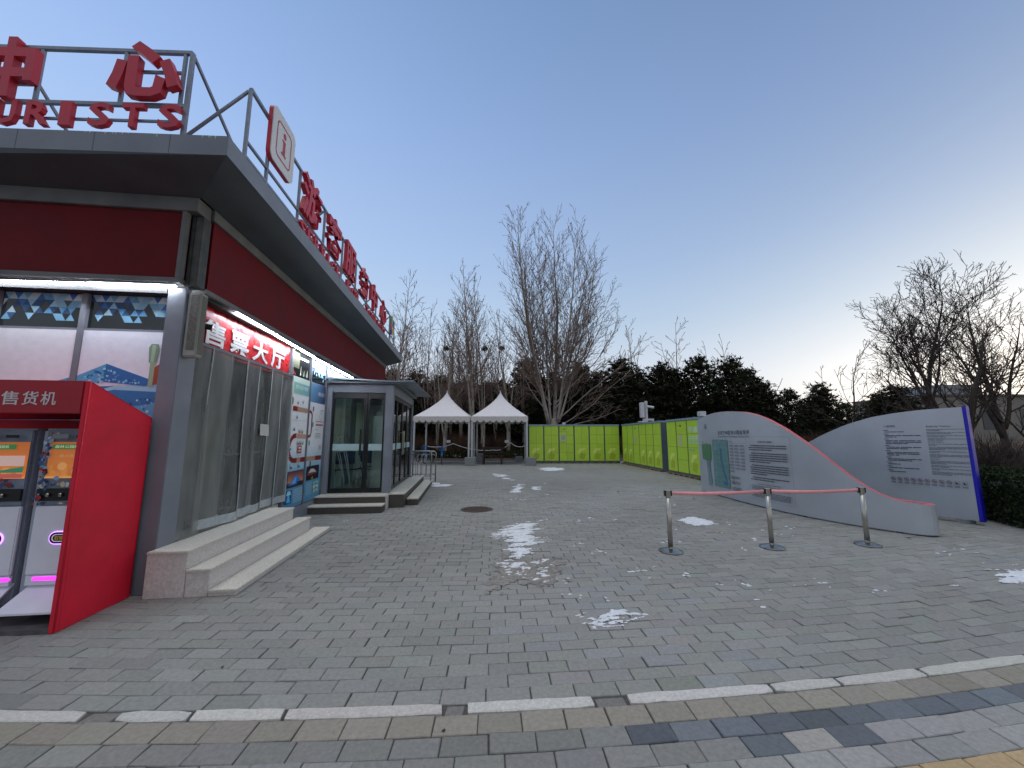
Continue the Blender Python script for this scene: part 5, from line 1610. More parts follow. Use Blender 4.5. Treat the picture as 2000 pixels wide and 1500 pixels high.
for y in (.50, .38):
    a.rect(1.60, y, 1.67, y + .08, INK2); a.rect(1.615, y + .015, 1.655, y + .065, '#8c929a'); a.lines(1.69, 1.92, [y + .05, y + .02], .014, INK2, rr, piece=.06)
a.lines(1.60, 1.95, [.30, .27, .24], .014, INK2, rr)
for (x0, y0, x1, y1) in ((2.24, .16, 3.42, .163), (2.24, 1.497, 3.42, 1.50)): a.rect(x0, y0, x1, y1, '#7f858d', nx=10)
a.rect(3.415, .16, 3.42, 1.5, '#7f858d'); a.rect(2.24, .16, 2.244, 1.5, '#7f858d')
a.type('北京奥林匹克公园简介', 2.60, 1.365, INK, w=.42, h=.045, bold=.014)
y = 1.30
for para in (3, 5, 5, 2):
    a.lines(2.32, 3.33, [y - .046 * i for i in range(para)], .019, INK, rr, indent=.06, ends=[1] * (para - 1) + [rr.uniform(.2, .7)], piece=.2, gap=.3)
    y -= .046 * para + .028
a.type('Introduction of Beijing Olympic Park', 2.52, y - .02, INK, w=.6, h=.03, bold=.012)
y -= .055
for para in (4, 7, 6, 4):
    ys_ = [y - .026 * i for i in range(para)]
    a.lines(2.32, 3.33, [q for q in ys_ if q > .2], .012, INK2, rr, ends=[1] * (para - 1) + [rr.uniform(.2, .7)], piece=.07, gap=.6)
    y -= .026 * para + .02
mbt.part('print', a, attr_mat('board_print', .5, noise_amt=.08, nscale=8, metal=.2), pn)
RB = Ribbon([(6.75, 11.2), (6.88, 10.7), (7.0, 10.2), (7.1, 9.2), (7.35, 8.3), (7.67, 7.6), (7.99, 6.80)],
            [(0, .8), (1.03, 1.08), (1.55, 1.2), (1.994, 1.391), (2.332, 1.558), (2.784, 1.75), (3.26, 1.90), (3.673, 1.972), (4.052, 2.008), (4.397, 2.02), (4.9, 2.03)])
nbt = Thing('notice_board', 'tall steel visitor notice board with a blue end edge and warning symbols', 'notice board', (7.5, 8.0, 0))
LB = RB.S[-1]
b, e = RB.body(0, LB - .02, .10, .07, 90)
pn = nbt.part('panel', b, M_board)
for d in (1.0, 2.6, LB - .2):
    b = MB(); p, n = RB.at(d); q = p - n * .05
    b.box(q.x - .09, q.y - .07, -.005, q.x + .09, q.y + .07, .069)
    nbt.part('foot', b, M_conc)
p, n = RB.at(LB - .021); t_ = Vector((-n.y, n.x))
b = MB()
zt_ = RB.top(LB)
cs = [p + n * .004, p - n * .104, p - n * .104 + t_ * .05, p + n * .004 + t_ * .05]
b.prism([(c.x, c.y) for c in cs], lambda x, y: (x, y, .06), lambda x, y: (x, y, zt_ + .012))
nbt.part('end_edge', b, mat('royal_blue_paint', '#1614ae', .45, var=.08))
a = Art(RB.fn, .0015, .0005)
s0 = 3.42
a.type('入园须知', s0 + .03, 1.685, INK, h=.045, bold=.015); a.type('Rules for Visitors', s0 + .66, 1.675, INK, h=.034, bold=.01)
y = 1.62
while y > .78:
    k = rr.choice((1, 2, 2, 3))
    a.lines(s0 + .02, s0 + .10, [y], .014, INK2, rr); y -= .032
    a.lines(s0 + .04, s0 + .58, [y - .028 * i for i in range(k)], .014, INK, rr, ends=[rr.uniform(.85, 1)] * (k - 1) + [rr.uniform(.3, .9)], piece=.12, gap=.6)
    y -= .028 * k + .012
y = 1.63
while y > .78:
    k = rr.choice((1, 2, 2, 3))
    a.lines(s0 + .66, s0 + 1.16, [y - .022 * i for i in range(k)], .009, INK2, rr, ends=[1] * (k - 1) + [rr.uniform(.2, .7)], piece=.06, gap=.6)
    y -= .022 * k + .014
for i in range(11):
    x = s0 + .09 + i * .098
    zc = .685
    if i < 9:
        a.ring(x, zc, .036, .007, '#7a3f4c', 18)
        a.poly([(x - .026, zc + .020), (x - .020, zc + .026), (x + .026, zc - .020), (x + .020, zc - .026)], '#7a3f4c')
        [lambda: a.rect(x - .014, zc - .008, x + .014, zc + .008, INK), lambda: a.poly([(x - .014, zc - .016), (x + .014, zc - .016), (x, zc + .018)], INK), lambda: a.disc(x, zc, .012, INK, 8)][i % 3]()
    else:
        for q in ((x - .034, zc - .034, x + .034, zc - .031), (x - .034, zc + .031, x + .034, zc + .034), (x - .034, zc - .031, x - .031, zc + .031), (x + .031, zc - .031, x + .034, zc + .031)): a.rect(*q, INK2, False)
        a.poly([(x - .018, zc - .02), (x + .02, zc - .02), (x + .02, zc - .01), (x, zc), (x - .006, zc + .02), (x - .018, zc + .02)], '#4a2f4a')
    a.lines(x - .034, x + .034, [zc - .062, zc - .078], .009, INK2, rr, piece=.03)
nbt.part('print', a, bpy.data.materials['board_print'], pn)
# ---------------------------------------------------------------- shared bicycles behind the railing
M_bblue = mat('bike_blue', '#1f6fb0', .4, var=.12)
M_tyre = mat('tyre_rubber', '#17181a', .85, var=.2)
def bicycle(x, y, rz, label, paint):
    t = Thing('bicycle', label, 'bicycle', (x, y, 0), rz, 'bicycles parked behind the railing')
    o = rotz((x, y, 0), -rz)   # frame coordinates of the bike's own centre
    t.o = o; t.e.location = (x, y, 0)
    def T(p): return (o[0] + p[0], o[1] + p[1], p[2])
    for wx in (-.52, .52):
        b = MB(); b.tube([T((wx + .31 * math.cos(k * math.pi / 14), 0, .33 + .31 * math.sin(k * math.pi / 14))) for k in range(29)], .022, 6, False)
        wh = t.part('wheel', b, M_tyre, smooth=True)
        b = MB()
        for k in range(7):
            c, s_ = math.cos(k * math.pi / 7), math.sin(k * math.pi / 7)
            b.tube([T((wx - .3 * c, 0, .33 - .3 * s_)), T((wx + .3 * c, 0, .33 + .3 * s_))], .004, 4)
        b.tube([T((wx, -.04, .33)), T((wx, .04, .33))], .03, 8)
        t.part('spokes', b, M_steel, wh)
        b = MB(); b.tube([T((wx + .35 * math.cos(R(a_)), 0, .33 + .35 * math.sin(R(a_)))) for a_ in range(20, 165, 12)], .028, 5)
        t.part('mudguard', b, paint)
    b = MB()
    for P in ([(-.08, 0, .30), (-.18, 0, .75)], [(-.10, 0, .34), (.34, 0, .52), (.40, 0, .80)], [(-.52, 0, .33), (-.08, 0, .30)], [(-.52, 0, .33), (-.16, 0, .68)]):
        b.tube([T(p) for p in P], .022, 8)
    t.part('frame', b, paint, smooth=True)
    b = MB()
    for s_ in (-.05, .05): b.tube([T((.52, s_, .33)), T((.41, s_ * .8, .72)), T((.39, 0, .80))], .014, 6)
    t.part('fork', b, paint, smooth=True)
    b = MB(); b.tube([T((.39, 0, .78)), T((.36, 0, .98)), T((.33, .14, 1.02)), T((.22, .28, 1.03))], .012, 6); b.tube([T((.36, 0, .98)), T((.33, -.14, 1.02)), T((.22, -.28, 1.03))], .012, 6)
    t.part('handlebar', b, M_black, smooth=True)
    b = MB(); b.add([T(p) for p in ((-.32, -.09, .86), (-.32, .09, .86), (-.06, .03, .85), (-.06, -.03, .85), (-.30, -.08, .80), (-.30, .08, .80), (-.07, .02, .81), (-.07, -.02, .81))], [(3, 2, 1, 0), (4, 5, 6, 7), (0, 1, 5, 4), (1, 2, 6, 5), (2, 3, 7, 6), (3, 0, 4, 7)]); b.tube([T((-.18, 0, .74)), T((-.2, 0, .81))], .014, 6)
    t.part('saddle', b, M_black, bevel=.012)
    b = MB()
    for z in (.74, .82, .90, .97): b.tube([T(p) for p in ((.44, -.15, z), (.72, -.17, z), (.72, .17, z), (.44, .15, z), (.44, -.15, z))], .007, 4)
    for k in range(9):
        yy = -.15 + .0375 * k
        b.tube([T((.72, yy * 1.1, .97)), T((.70, yy, .73)), T((.45, yy * .9, .73))], .005, 4)
    t.part('basket', b, paint)
bicycle(-3.95, 22.0, R(-80), 'blue shared bicycle with a front basket facing the plaza', M_bblue)
bicycle(-4.75, 22.3, R(-100), 'blue bicycle half hidden by the steel railing', M_bblue)
bicycle(-5.6, 22.6, R(-95), 'dark bicycle hidden mostly by the porch edge', M_navy)
# ---------------------------------------------------------------- planting
FOL = attr_mat('leaf_colour', .7, noise_amt=.2, nscale=2, spec=.2)
M_bark = mat('pale_plane_bark', '#a1968c', .85, var=.30, scale=4, bump=.3, bscale=30)
M_barkd = mat('dark_bark', '#3d332d', .9, var=.3, scale=6, bump=.3, bscale=30)
M_twig = mat('reddish_twigs', '#877368', .85, var=.2, scale=2)
M_twigd = mat('dark_twigs', '#40352f', .85, var=.2, scale=2)
M_dry = mat('dry_brown_twigs', '#57402f', .9, var=.3, scale=3)
def leaf_mesh(name, pts, size, cols, r, flat=.5):
    V, F, K = [], [], []
    for p in pts:
        q = size * r.uniform(.6, 1.4)
        d = Vector((r.gauss(0, 1), r.gauss(0, 1), r.gauss(0, flat))).normalized()
        u = d.orthogonal().normalized(); v = d.cross(u)
        t = r.uniform(0, 6.28)
        u, v = u * math.cos(t) + v * math.sin(t), v * math.cos(t) - u * math.sin(t)
        b = len(V)
        p = Vector(p)
        V += [tuple(p - u * q), tuple(p + v * q * .5), tuple(p + u * q), tuple(p - v * q * .5)]
        F.append((b, b + 1, b + 2, b + 3))
        c = r.choice(cols); k = r.uniform(.65, 1.35)
        K.append(tuple(x * k for x in c[:3]) + (1,))
    mb = MB(); mb.v, mb.f, mb.c = V, F, K
    return mb
# clipped hedge at the right
r = random.Random(11)
pts = []
hx0, hx1, hy0, hy1, hh = 8.34, 10.4, 4.6, 9.6, .86
for k in range(26000):
    x, y = r.uniform(hx0, hx1), r.uniform(hy0, hy1)
    z = r.uniform(.03, hh)
    m_ = r.random()
    if m_ < .45: z = hh - abs(r.gauss(0, .05))
    elif m_ < .85: x = hx0 + abs(r.gauss(0, .07)); 
    else: y = hy0 + abs(r.gauss(0, .07))
    bump_ = .06 * noise.noise((x * 2, y * 2, z * 2))
    sk_ = (y - 6.4) * .22 if y < 9 else .5
    pts.append((x + sk_ + bump_, y, max(.03, z + bump_)))
hg = Thing('hedge', 'dark clipped evergreen hedge at the right picture edge', 'hedge', (9.4, 7.0, 0))
hg.part('foliage', leaf_mesh('f', pts, .030, [C('#20301c'), C('#2c3a20'), C('#182414'), C('#3a4026')], r), FOL)
b = MB()
for k in range(60):
    x, y = r.uniform(hx0 + .1, hx1 - .1), r.uniform(hy0 + .1, hy1 - .1)
    x += (y - 6.4) * .22
    b.tube([(x, y, 0), (x + r.gauss(0, .05), y + r.gauss(0, .05), .4), (x + r.gauss(0, .1), y + r.gauss(0, .1), .75)], [.012, .009, .005], 4)
b.box(hx0 + .35, hy0 + .3, .02, hx1 + .1, hy1 - .4, .62)  # solid dark core added, its colour stands in for the hedge's inner shade
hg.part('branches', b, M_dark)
# low box shrubs behind the tents
for k, (x, y, w_, lab) in enumerate(((-4.9, 26.3, .9, 'small green box shrub behind the bicycles'), (-3.2, 26.2, 1.1, 'green box shrub left of the middle tent legs'), (-1.6, 26.3, .8, 'brownish box shrub behind the bench backrest'), (.1, 26.2, 1.0, 'dark box shrub right of the bench under the tent'), (-6.6, 26.4, 1.0, 'dark box shrub seen past the porch corner'))):
    t = Thing('box_shrub', lab, 'shrub', (x, y, .03), 0, 'low box shrubs behind the tents')
    P = []
    while len(P) < 1500:
        q = Vector((r.gauss(0, 1), r.gauss(0, 1), r.gauss(0, 1))).normalized() * r.uniform(.75, 1.0)
        if q.z < -.3: continue
        P.append((x + q.x * w_, y + q.y * .5, .22 + max(-.2, q.z * .42) + .08 * noise.noise((q.x * 3, q.y * 3, k))))
    t.part('foliage', leaf_mesh('f', P, .05, [C('#2a3a1e'), C('#38421f'), C('#4a4424'), C('#1e2a16')], r), FOL)
    b = MB()
    for j in range(8): b.tube([(x + r.gauss(0, .1), y + r.gauss(0, .1), 0), (x + r.gauss(0, w_ * .4), y + r.gauss(0, .2), .45)], [.015, .006], 4)
    t.part('branches', b, M_dry)
# bare trees
def grow(tr, br, p, d, L, rad, lev, sp, r):
    n = max(3, int(L / sp['seg'][lev]))
    P, W = [Vector(p)], [rad]
    d = Vector(d).normalized()
    pos = Vector(p)
    dirs = [d]
    endf = sp.get('end', .25)
    for i in range(n):
        d = (d + Vector((r.gauss(0, 1), r.gauss(0, 1), r.gauss(0, 1))) * sp['wob'][lev] + Vector((0, 0, 1)) * sp['up'][lev]).normalized()
        pos = pos + d * (L / n)
        P.append(pos.copy()); dirs.append(d.copy())
        W.append(max(sp['rmin'], rad * (1 - (1 - endf) * (i + 1) / n)))
    (tr if lev <= sp.get('tl', 0) else br).tube(P, W, sp['sides'][lev], lev == 0)
    if lev + 1 >= len(sp['seg']): 
        sp['tips'].append(P[-1]); return
    kids = max(1, int(L * sp['dens'][lev]))
    for k in range(kids):
        t = sp['t0'][lev] + (1 - sp['t0'][lev]) * (k + r.random()) / kids
        f = min(t * n, n - .001); i = int(f)
        q = P[i].lerp(P[i + 1], f - i)
        dd = dirs[i]
        side = dd.orthogonal().normalized()
        side = Matrix.Rotation(r.uniform(0, 2 * math.pi), 3, dd) @ side
        if sp.get('flat'): side = Vector((side.x, side.y * sp['flat'], side.z)).normalized()
        ang = R(r.gauss(sp['ang'][lev], 8))
        nd = (dd * math.cos(ang) + side * math.sin(ang)).normalized()
        cl = L * sp['ratio'][lev] * (1.05 - sp['taper'][lev] * t) * r.uniform(.75, 1.2)
        cr_ = max(sp['rmin'], W[i] * sp['rr'][lev])
        grow(tr, br, q, nd, cl, cr_, lev + 1, sp, r)
def bare_tree(label, base, stems, sp, seed, bark=M_bark, twig=M_twig, group=None, trunk=None, extra=None):
    """stems: (start, direction, length, radius); trunk: tube points and radii"""
    r = random.Random(seed)
    t = Thing('bare_tree', label, 'tree', base, 0, group)
    tr, br = MB(), MB()
    sp = dict(sp); sp['tips'] = []
    B = Vector(base)
    if trunk: tr.tube([B + Vector(q[0]) for q in trunk], [q[1] for q in trunk], 9)
    for q in stems:
        sq = dict(sp, **(q[4] if len(q) > 4 else {}))
        grow(tr, br, B + Vector(q[0]), q[1], q[2], q[3], 0, sq, r)
    t.part('trunk', tr, bark, smooth=True)
    o = t.part('branches', br, twig, smooth=True)
    if extra:
        b = MB()
        for q in r.sample(sp['tips'], min(extra, len(sp['tips']))):
            b.lathe([(0.0, -.06), (.035, -.03), (.03, .02), (0, .04)], tuple(q), 5)
        t.part('seed_balls', b, M_twigd)
    return t, sp['tips']
UPR = dict(seg=[.6, .45, .35, .28], wob=[.022, .03, .045, .06], up=[.03, .045, .05, .04], sides=[7, 4, 3, 3], dens=[2.1, 2.5, 2.6], t0=[.10, .12, .12], ang=[34, 30, 30], ratio=[.42, .40, .45], taper=[.70, .55, .5], rr=[.33, .55, .7], rmin=.009, end=.07)
# the big plane tree behind the lockers
S_ = []
for dx, dy, L, rad, lean in ((-1.15, .2, 15.2, .15, -.045), (-.5, -.3, 13.0, .085, -.05), (.4, .3, 14.9, .15, .0), (1.0, -.2, 13.6, .10, .05), (1.2, .9, 12.6, .085, .11), (-.9, -.8, 11.6, .075, -.10), (1.5, -.6, 11.2, .08, .17)):
    S_.append(((dx * .25, dy * .25, 2.0 + .3 * abs(dx)), (lean + dx * .10, dy * .08, 1), L, rad))
SPL = dict(UPR); SPL['dens'] = [3.2, 3.0, 2.6]; SPL['rmin'] = .010; SPL['ang'] = [27, 26, 28]; SPL['ratio'] = [.34, .40, .42]; SPL['up'] = [.035, .05, .05, .04]
for (dx, dz, L, z0) in ((1.0, .62, 8.0, 2.5), (1.0, .22, 7.0, 2.1), (-1, 1.0, 5.6, 2.8), (1, .95, 8.6, 3.6), (-1, 1.5, 6.8, 3.6), (1, .10, 5.6, 2.0), (1, 1.5, 9.4, 3.2)):
    S_.append(((.1 * dx, -.1, z0), (dx, random.Random(int(L * 10)).uniform(-.5, .4), dz), L, .05, dict(wob=[.075, .07, .07, .07], up=[.045, .05, .05, .04], dens=[2.4, 2.8, 2.4], ang=[38, 32, 30])))
bare_tree('tall bare plane tree with many upright stems behind the back row lockers', (2.72, 25.6, .0), S_, SPL, 5, extra=120,
          trunk=[((0, 0, 0), .40), ((.0, 0, .6), .34), ((.0, 0, 1.6), .33), ((.02, 0, 2.2), .30), ((.05, 0, 2.7), .16)])
def upright(label, x, y, H, seed, n=4, spread=.07, lowz=1.2, rad=.10, sp=UPR, nest=None, group='bare upright trees behind the tents', lean=0):
    r = random.Random(seed)
    S2 = []
    for k in range(n):
        a_ = 2 * math.pi * k / n + r.uniform(-.4, .4)
        q = 1 if k == 0 else r.uniform(.62, .9)
        S2.append(((.05 * math.cos(a_), .05 * math.sin(a_), lowz), (lean + math.cos(a_) * spread * (k > 0) * 2.2, math.sin(a_) * spread * (k > 0) * 2, 1), (H - lowz) * q, rad * (1 if k == 0 else .7)))
    z = hz(x, y) if y > 26 else 0
    return bare_tree(label, (x, y, z), S2, sp, seed, group=group, trunk=[((0, 0, -.05), rad * 1.7), ((0, 0, .5), rad * 1.35), ((0, 0, lowz), rad * 1.25), ((0, 0, lowz + .5), rad * .9)])
UP2 = dict(UPR); UP2['dens'] = [2.4, 2.6, 2.2]; UP2['ratio'] = [.34, .42, .45]; UP2['ang'] = [30, 30, 32]; UP2['rmin'] = .011
upright('bare tree with open spreading twigs rising just past the kiosk roof tip', -7.45, 24.2, 11.6, 31, 5, .13, 2.2, .11, dict(UP2, ang=[36, 40, 40], ratio=[.42, .45, .5]))
upright('bare tree with a nest right of the porch, above the left tent', -4.55, 26.4, 10.6, 32, 4, .09, 1.4, .10, UP2)
upright('tallest narrow bare tree between the two tent peaks', -2.75, 26.8, 13.3, 33, 3, .06, 2.4, .13, UP2)
upright('second narrow bare tree leaning slightly right of the tallest one', -2.2, 29.0, 13.2, 34, 2, .04, 1.6, .10, UP2)
upright('bare tree with twisted dark stems above the right tent peak', -.25, 27.5, 10.4, 35, 4, .10, 1.8, .11, UP2)
upright('slim bare tree farthest left behind the kiosk roof edge', -6.75, 30.5, 11.4, 36, 3, .08, 1.2, .09, UP2)
upright('slim bare tree between the nest tree and the tallest narrow tree', -3.9, 29.5, 11.8, 37, 3, .07, 1.0, .09, UP2)
FARSP = dict(UPR); FARSP['rmin'] = .020; FARSP['dens'] = [1.7, 1.7, 1.5]; FARSP['ratio'] = [.34, .42, .45]
upright('pale bare tree right of the big plane tree over the pines', 11.9, 38, 11.6, 41, 4, .10, 1.5, .11, FARSP, group='bare trees standing behind the pine belt')
upright('forked conical bare tree above the pines left of the map board', 17.3, 40, 12.4, 42, 3, .08, 2.0, .12, dict(FARSP, ang=[46, 40, 38]), group='bare trees standing behind the pine belt')
upright('faint small bare tree above the pines over the map board', 21.6, 42, 10.6, 43, 4, .10, 2.0, .10, FARSP, group='bare trees standing behind the pine belt')
upright('rounded faint bare tree right of the small one above the map board', 24.0, 42, 11.2, 44, 5, .12, 2.0, .10, FARSP, group='bare trees standing behind the pine belt')
upright('crooked dead tree with long sideways limbs right of the pine tops', 20.9, 32, 8.3, 45, 3, .10, 2.0, .10, dict(FARSP, wob=[.12, .14, .14, .14], ang=[66, 50, 45], dens=[.8, 1.0, 1.2]), group='bare trees standing behind the pine belt')
for q, (x_, y_, H_) in enumerate(((-8.6, 28.5, 10.2), (-5.5, 28.6, 9.6), (-3.3, 31.0, 12.6), (-1.3, 30.2, 10.6), (.9, 29.5, 9.2), (-5.0, 31.5, 11.2))):
    upright(['slim bare tree behind the kiosk sign end, left of the slim roof edge tree', 'short bare tree left of the nest tree above the left tent', 'slim bare tree just behind the tallest narrow tree', 'thin bare tree between the two nests over the tents', 'thin bare tree between the right tent and the plane tree', 'faint slim bare tree behind the nest tree'][q], x_, y_, H_, 101 + q, 3, .06, 1.2, .08, UP2)
# nests
for x, y, z, lab in ((-4.6, 26.3, 7.62, 'bird nest in the tree above the left tent'), (-1.95, 26.6, 7.65, 'bird nest on a thin stem between the two tent peaks'), (-.75, 27.4, 7.9, 'bird nest above the right tent peak')):
    r = random.Random(int(x * 100))
    b = MB()
    for k in range(110):
        d = Vector((r.gauss(0, 1), r.gauss(0, 1), r.gauss(0, .9))).normalized()
        e_ = d.orthogonal().normalized(); e_ = Matrix.Rotation(r.uniform(0, 6.28), 3, d) @ e_
        d.z *= .75
        c = Vector((x, y, z)) + d * r.uniform(.05, .24)
        b.tube([c - e_ * r.uniform(.06, .2), c + e_ * r.uniform(.06, .2)], .010, 3)
    solo('bird_nest', lab, 'nest', b, M_twigd, (x, y, z), group='bird nests in the bare trees')
t_, _ = upright('thin bare sapling carrying a nest between the two tent peaks', -1.95, 26.7, 7.5, 52, 1, .02, 1.0, .05, dict(UP2, dens=[.5, 1, 1]))
# big bare trees at the right
WIDE = dict(seg=[.35, .28, .20, .15, .12], wob=[.05, .08, .10, .12, .14], up=[.02, .05, .06, .05, .04], sides=[8, 6, 4, 3, 3], dens=[2.4, 3.2, 4.2, 3.6], t0=[.14, .18, .15, .15], ang=[42, 40, 38, 38], ratio=[.50, .48, .45, .45], taper=[.55, .5, .5, .5], rr=[.5, .55, .6, .6], rmin=.0095, end=.05)
bare_tree('tall spreading bare tree with a straight dark trunk behind the notice board', (24.0, 22.0, 0), [((0, 0, 1.2), (.02, 0, 1), 9.0, .16, dict(t0=[.30, .2, .15, .15])), ((0, 0, 2.6), (-.30, .1, 1), 6.8, .09, dict(t0=[.25, .2, .15, .15])), ((0, 0, 3.0), (.34, 0, 1), 6.4, .08), ((0, 0, 3.2), (-.75, -.1, 1), 4.8, .06), ((0, 0, 4.0), (.1, .2, 1), 5.6, .06)], dict(WIDE, dens=[2.4, 3.2, 3.8, 3.4]), 61, M_barkd, M_twigd, 'big bare trees at the right', [((0, 0, -.05), .25), ((0, 0, .5), .20), ((0, 0, 1.5), .17)])
bare_tree('dark crooked forked tree right behind the notice board top corner', (16.5, 14.3, 0), [((0, 0, .5), (.20, 0, 1), 5.4, .13), ((0, 0, .5), (-.75, .1, 1), 4.0, .12), ((.1, 0, 1.0), (.55, 0, 1), 4.2, .10), ((-.2, 0, .9), (-.25, 0, 1), 4.6, .09)], WIDE, 62, M_barkd, M_twigd, 'big bare trees at the right', [((0, 0, -.05), .24), ((.02, 0, .3), .20), ((.05, 0, .9), .13)])
bare_tree('bare tree with a dense haze of twigs at the right picture edge', (24.6, 19.4, 0), [((0, 0, .9), (.08, 0, 1), 8.0, .15, dict(t0=[.25, .2, .15, .15])), ((0, 0, 1.4), (-.40, .1, 1), 6.6, .11), ((.1, 0, 1.9), (.5, 0, 1), 6.2, .10), ((0, 0, 2.2), (-.7, .1, .9), 4.2, .07)], WIDE, 63, M_barkd, M_twigd, 'big bare trees at the right', [((0, 0, -.05), .28), ((0, 0, .5), .21), ((.02, 0, 1.3), .16)])
bare_tree('low leaning bare tree with bent stems beside the hedge', (18.2, 13.0, 0), [((0, 0, .3), (.5, 0, 1), 3.4, .10), ((0, 0, .3), (-.5, .2, .8), 2.8, .07), ((0, 0, .4), (.9, 0, .5), 3.0, .06)], WIDE, 64, M_barkd, M_twigd, 'big bare trees at the right', [((0, 0, -.05), .17), ((0, 0, .5), .12)])
bare_tree('slender bare tree left of the tall spreading one, behind the notice board', (17.6, 19.5, 0), [((0, 0, .5), (-.05, 0, 1), 5.2, .07), ((0, 0, .9), (-.4, 0, 1), 3.8, .05)], dict(WIDE, dens=[2.0, 2.4, 2.6, 2.4]), 65, M_barkd, M_twigd, 'big bare trees at the right', [((0, 0, -.05), .11), ((0, 0, .6), .08)])
# pines
def pine_meshes(seed, H=7.0):
    r = random.Random(seed)
    tr, P = MB(), []
    tr.tube([(0, 0, -.1), (r.gauss(0, .1), r.gauss(0, .1), H * .5), (r.gauss(0, .15), r.gauss(0, .15), H * .93)], [.16, .11, .03], 7)
    V, F, K = [], [], []
    cols = [C('#222d1e'), C('#2a3420'), C('#182116'), C('#373d26'), C('#353322'), C('#3d3524')]
    nb_ = 105
    for i in range(nb_):
        h = H * (.05 + .95 * (i + r.random()) / nb_)
        u = (h / H - .05) / .95
        Rr = 2.15 * (1 - u ** 1.7) ** .8 * r.uniform(.62, 1.12) + .25
        az_ = i * 2.4 + r.uniform(-.5, .5)
        base = Vector((0, 0, h - .35))
        tip = Vector((math.cos(az_) * Rr, math.sin(az_) * Rr, h + r.uniform(-.1, .3)))
        tr.tube([base, base.lerp(tip, .5) + Vector((0, 0, -.1)), tip], [.035, .025, .012], 3)
        for k in range(int(9 + 5 * Rr)):
            f = 1 - abs(r.gauss(0, .33))
            if f < .1: continue
            c = base.lerp(tip, f) + Vector((r.gauss(0, .20), r.gauss(0, .20), r.gauss(.05, .15)))
            col = r.choice(cols); kk = r.uniform(.6, 1.4)
            col = tuple(x * kk for x in col[:3]) + (1,)
            for q in range(7):
                d = Vector((r.gauss(0, 1), r.gauss(0, 1), r.gauss(.5, .8))).normalized()
                s_ = d.orthogonal().normalized(); s_ = Matrix.Rotation(r.uniform(0, 6.28), 3, d) @ s_
                L = r.uniform(.16, .34); w_ = r.uniform(.035, .065)
                b0 = len(V)
                V += [tuple(c - s_ * w_), tuple(c + s_ * w_), tuple(c + d * L)]
                F.append((b0, b0 + 1, b0 + 2)); K.append(col)
    cm = MB(); cm.v, cm.f, cm.c = V, F, K
    return tr.mesh('trunk', smooth=True), cm.mesh('crown')
PM = [pine_meshes(70 + k) for k in range(4)]
for tm, cm in PM: tm.materials.append(M_barkd); cm.materials.append(FOL)
PINES = [(-9.6, 30, 6.5, 'dark pine showing past the kiosk end over the porch roof'), (-7.9, 31.5, 6.7, 'dark pine over the porch roof tip'), (-6.2, 33.5, 6.6, 'dark pine behind the left edge of the left tent'), (-4.2, 35, 6.3, 'low dark pine behind the left tent peak'), (-1.2, 34.5, 6.4, 'low dark pine behind the right tent peak'),
         (1.3, 31, 7.6, 'tall dark pine just left of the plane tree trunk'), (3.6, 33.5, 6.9, 'dark pine behind the plane tree trunk'), (5.6, 31.5, 7.4, 'dark pine behind the right limbs of the plane tree'), (7.6, 33.5, 7.0, 'dark pine between the plane tree limbs and the corner gap'), (9.2, 32, 7.8, 'tall dark pine left of the camera pole'), (11.2, 34, 7.2, 'dark pine right behind the camera pole'),
         (12.9, 33, 7.6, 'dark pine right of the camera pole'), (14.6, 34.5, 7.4, 'dark pine over the dark locker divider'), (16.2, 33, 8.2, 'tall dark pine left of the map board crest'), (17.6, 30.5, 7.5, 'broad dark pine right above the map board crest'), (19.6, 32, 6.9, 'dark pine right of the map board crest'), (21.6, 33, 6.1, 'dark pine above the red sloping edge'), (24.2, 33.5, 5.5, 'low dark pine left of the gap with pale sky'),
         (20.9, 26, 4.9, 'rounded dark pine standing between the two boards'), (23.2, 29, 4.6, 'dark pine behind the rounded one between the boards'), (26.4, 26.3, 4.9, 'dark pine behind the notice board left of the bare trees'), (24.0, 25.0, 4.0, 'low dark pine behind the rising notice board edge'), (28.6, 30, 4.7, 'pine at the far right behind the notice board'),
         (-11.5, 31, 6.4, 'dark pine hidden mostly by the kiosk end'), (-2.6, 37, 6.4, 'far dark pine in the gap between the two tents'), (6.8, 36, 6.8, 'far dark pine behind the plane tree branches'), (2.4, 37, 6.8, 'far dark pine behind the plane tree stems')]
for k in range(26):
    x_ = -14 + k * 1.9
    PINES.append((x_, 38.5 + (k * 7 % 5) * .7, 7.0 if x_ < 17 else 5.6 if x_ < 26 else 4.8, 'dark pine in the back row of the pine belt'))
for k, (x, y, H, lab) in enumerate(PINES):
    e = bpy.data.objects.new('pine_tree', None); COL.objects.link(e)
    e.location = (x, y, hz(x, y) - .05)
    s_ = (H - hz(x, y)) / 7.0
    wd = s_ * random.Random(k).uniform(1.15, 1.4)
    e.scale = (wd, wd, s_); e.rotation_euler = (0, 0, k * 1.7)
    tag(e, lab, 'tree', 'back row of dark pines' if 'back row' in lab else 'dark pines behind the plaza')
    for nm, m in zip(('trunk', 'crown'), PM[k % 4]):
        o = bpy.data.objects.new(nm, m); COL.objects.link(o); o.parent = e
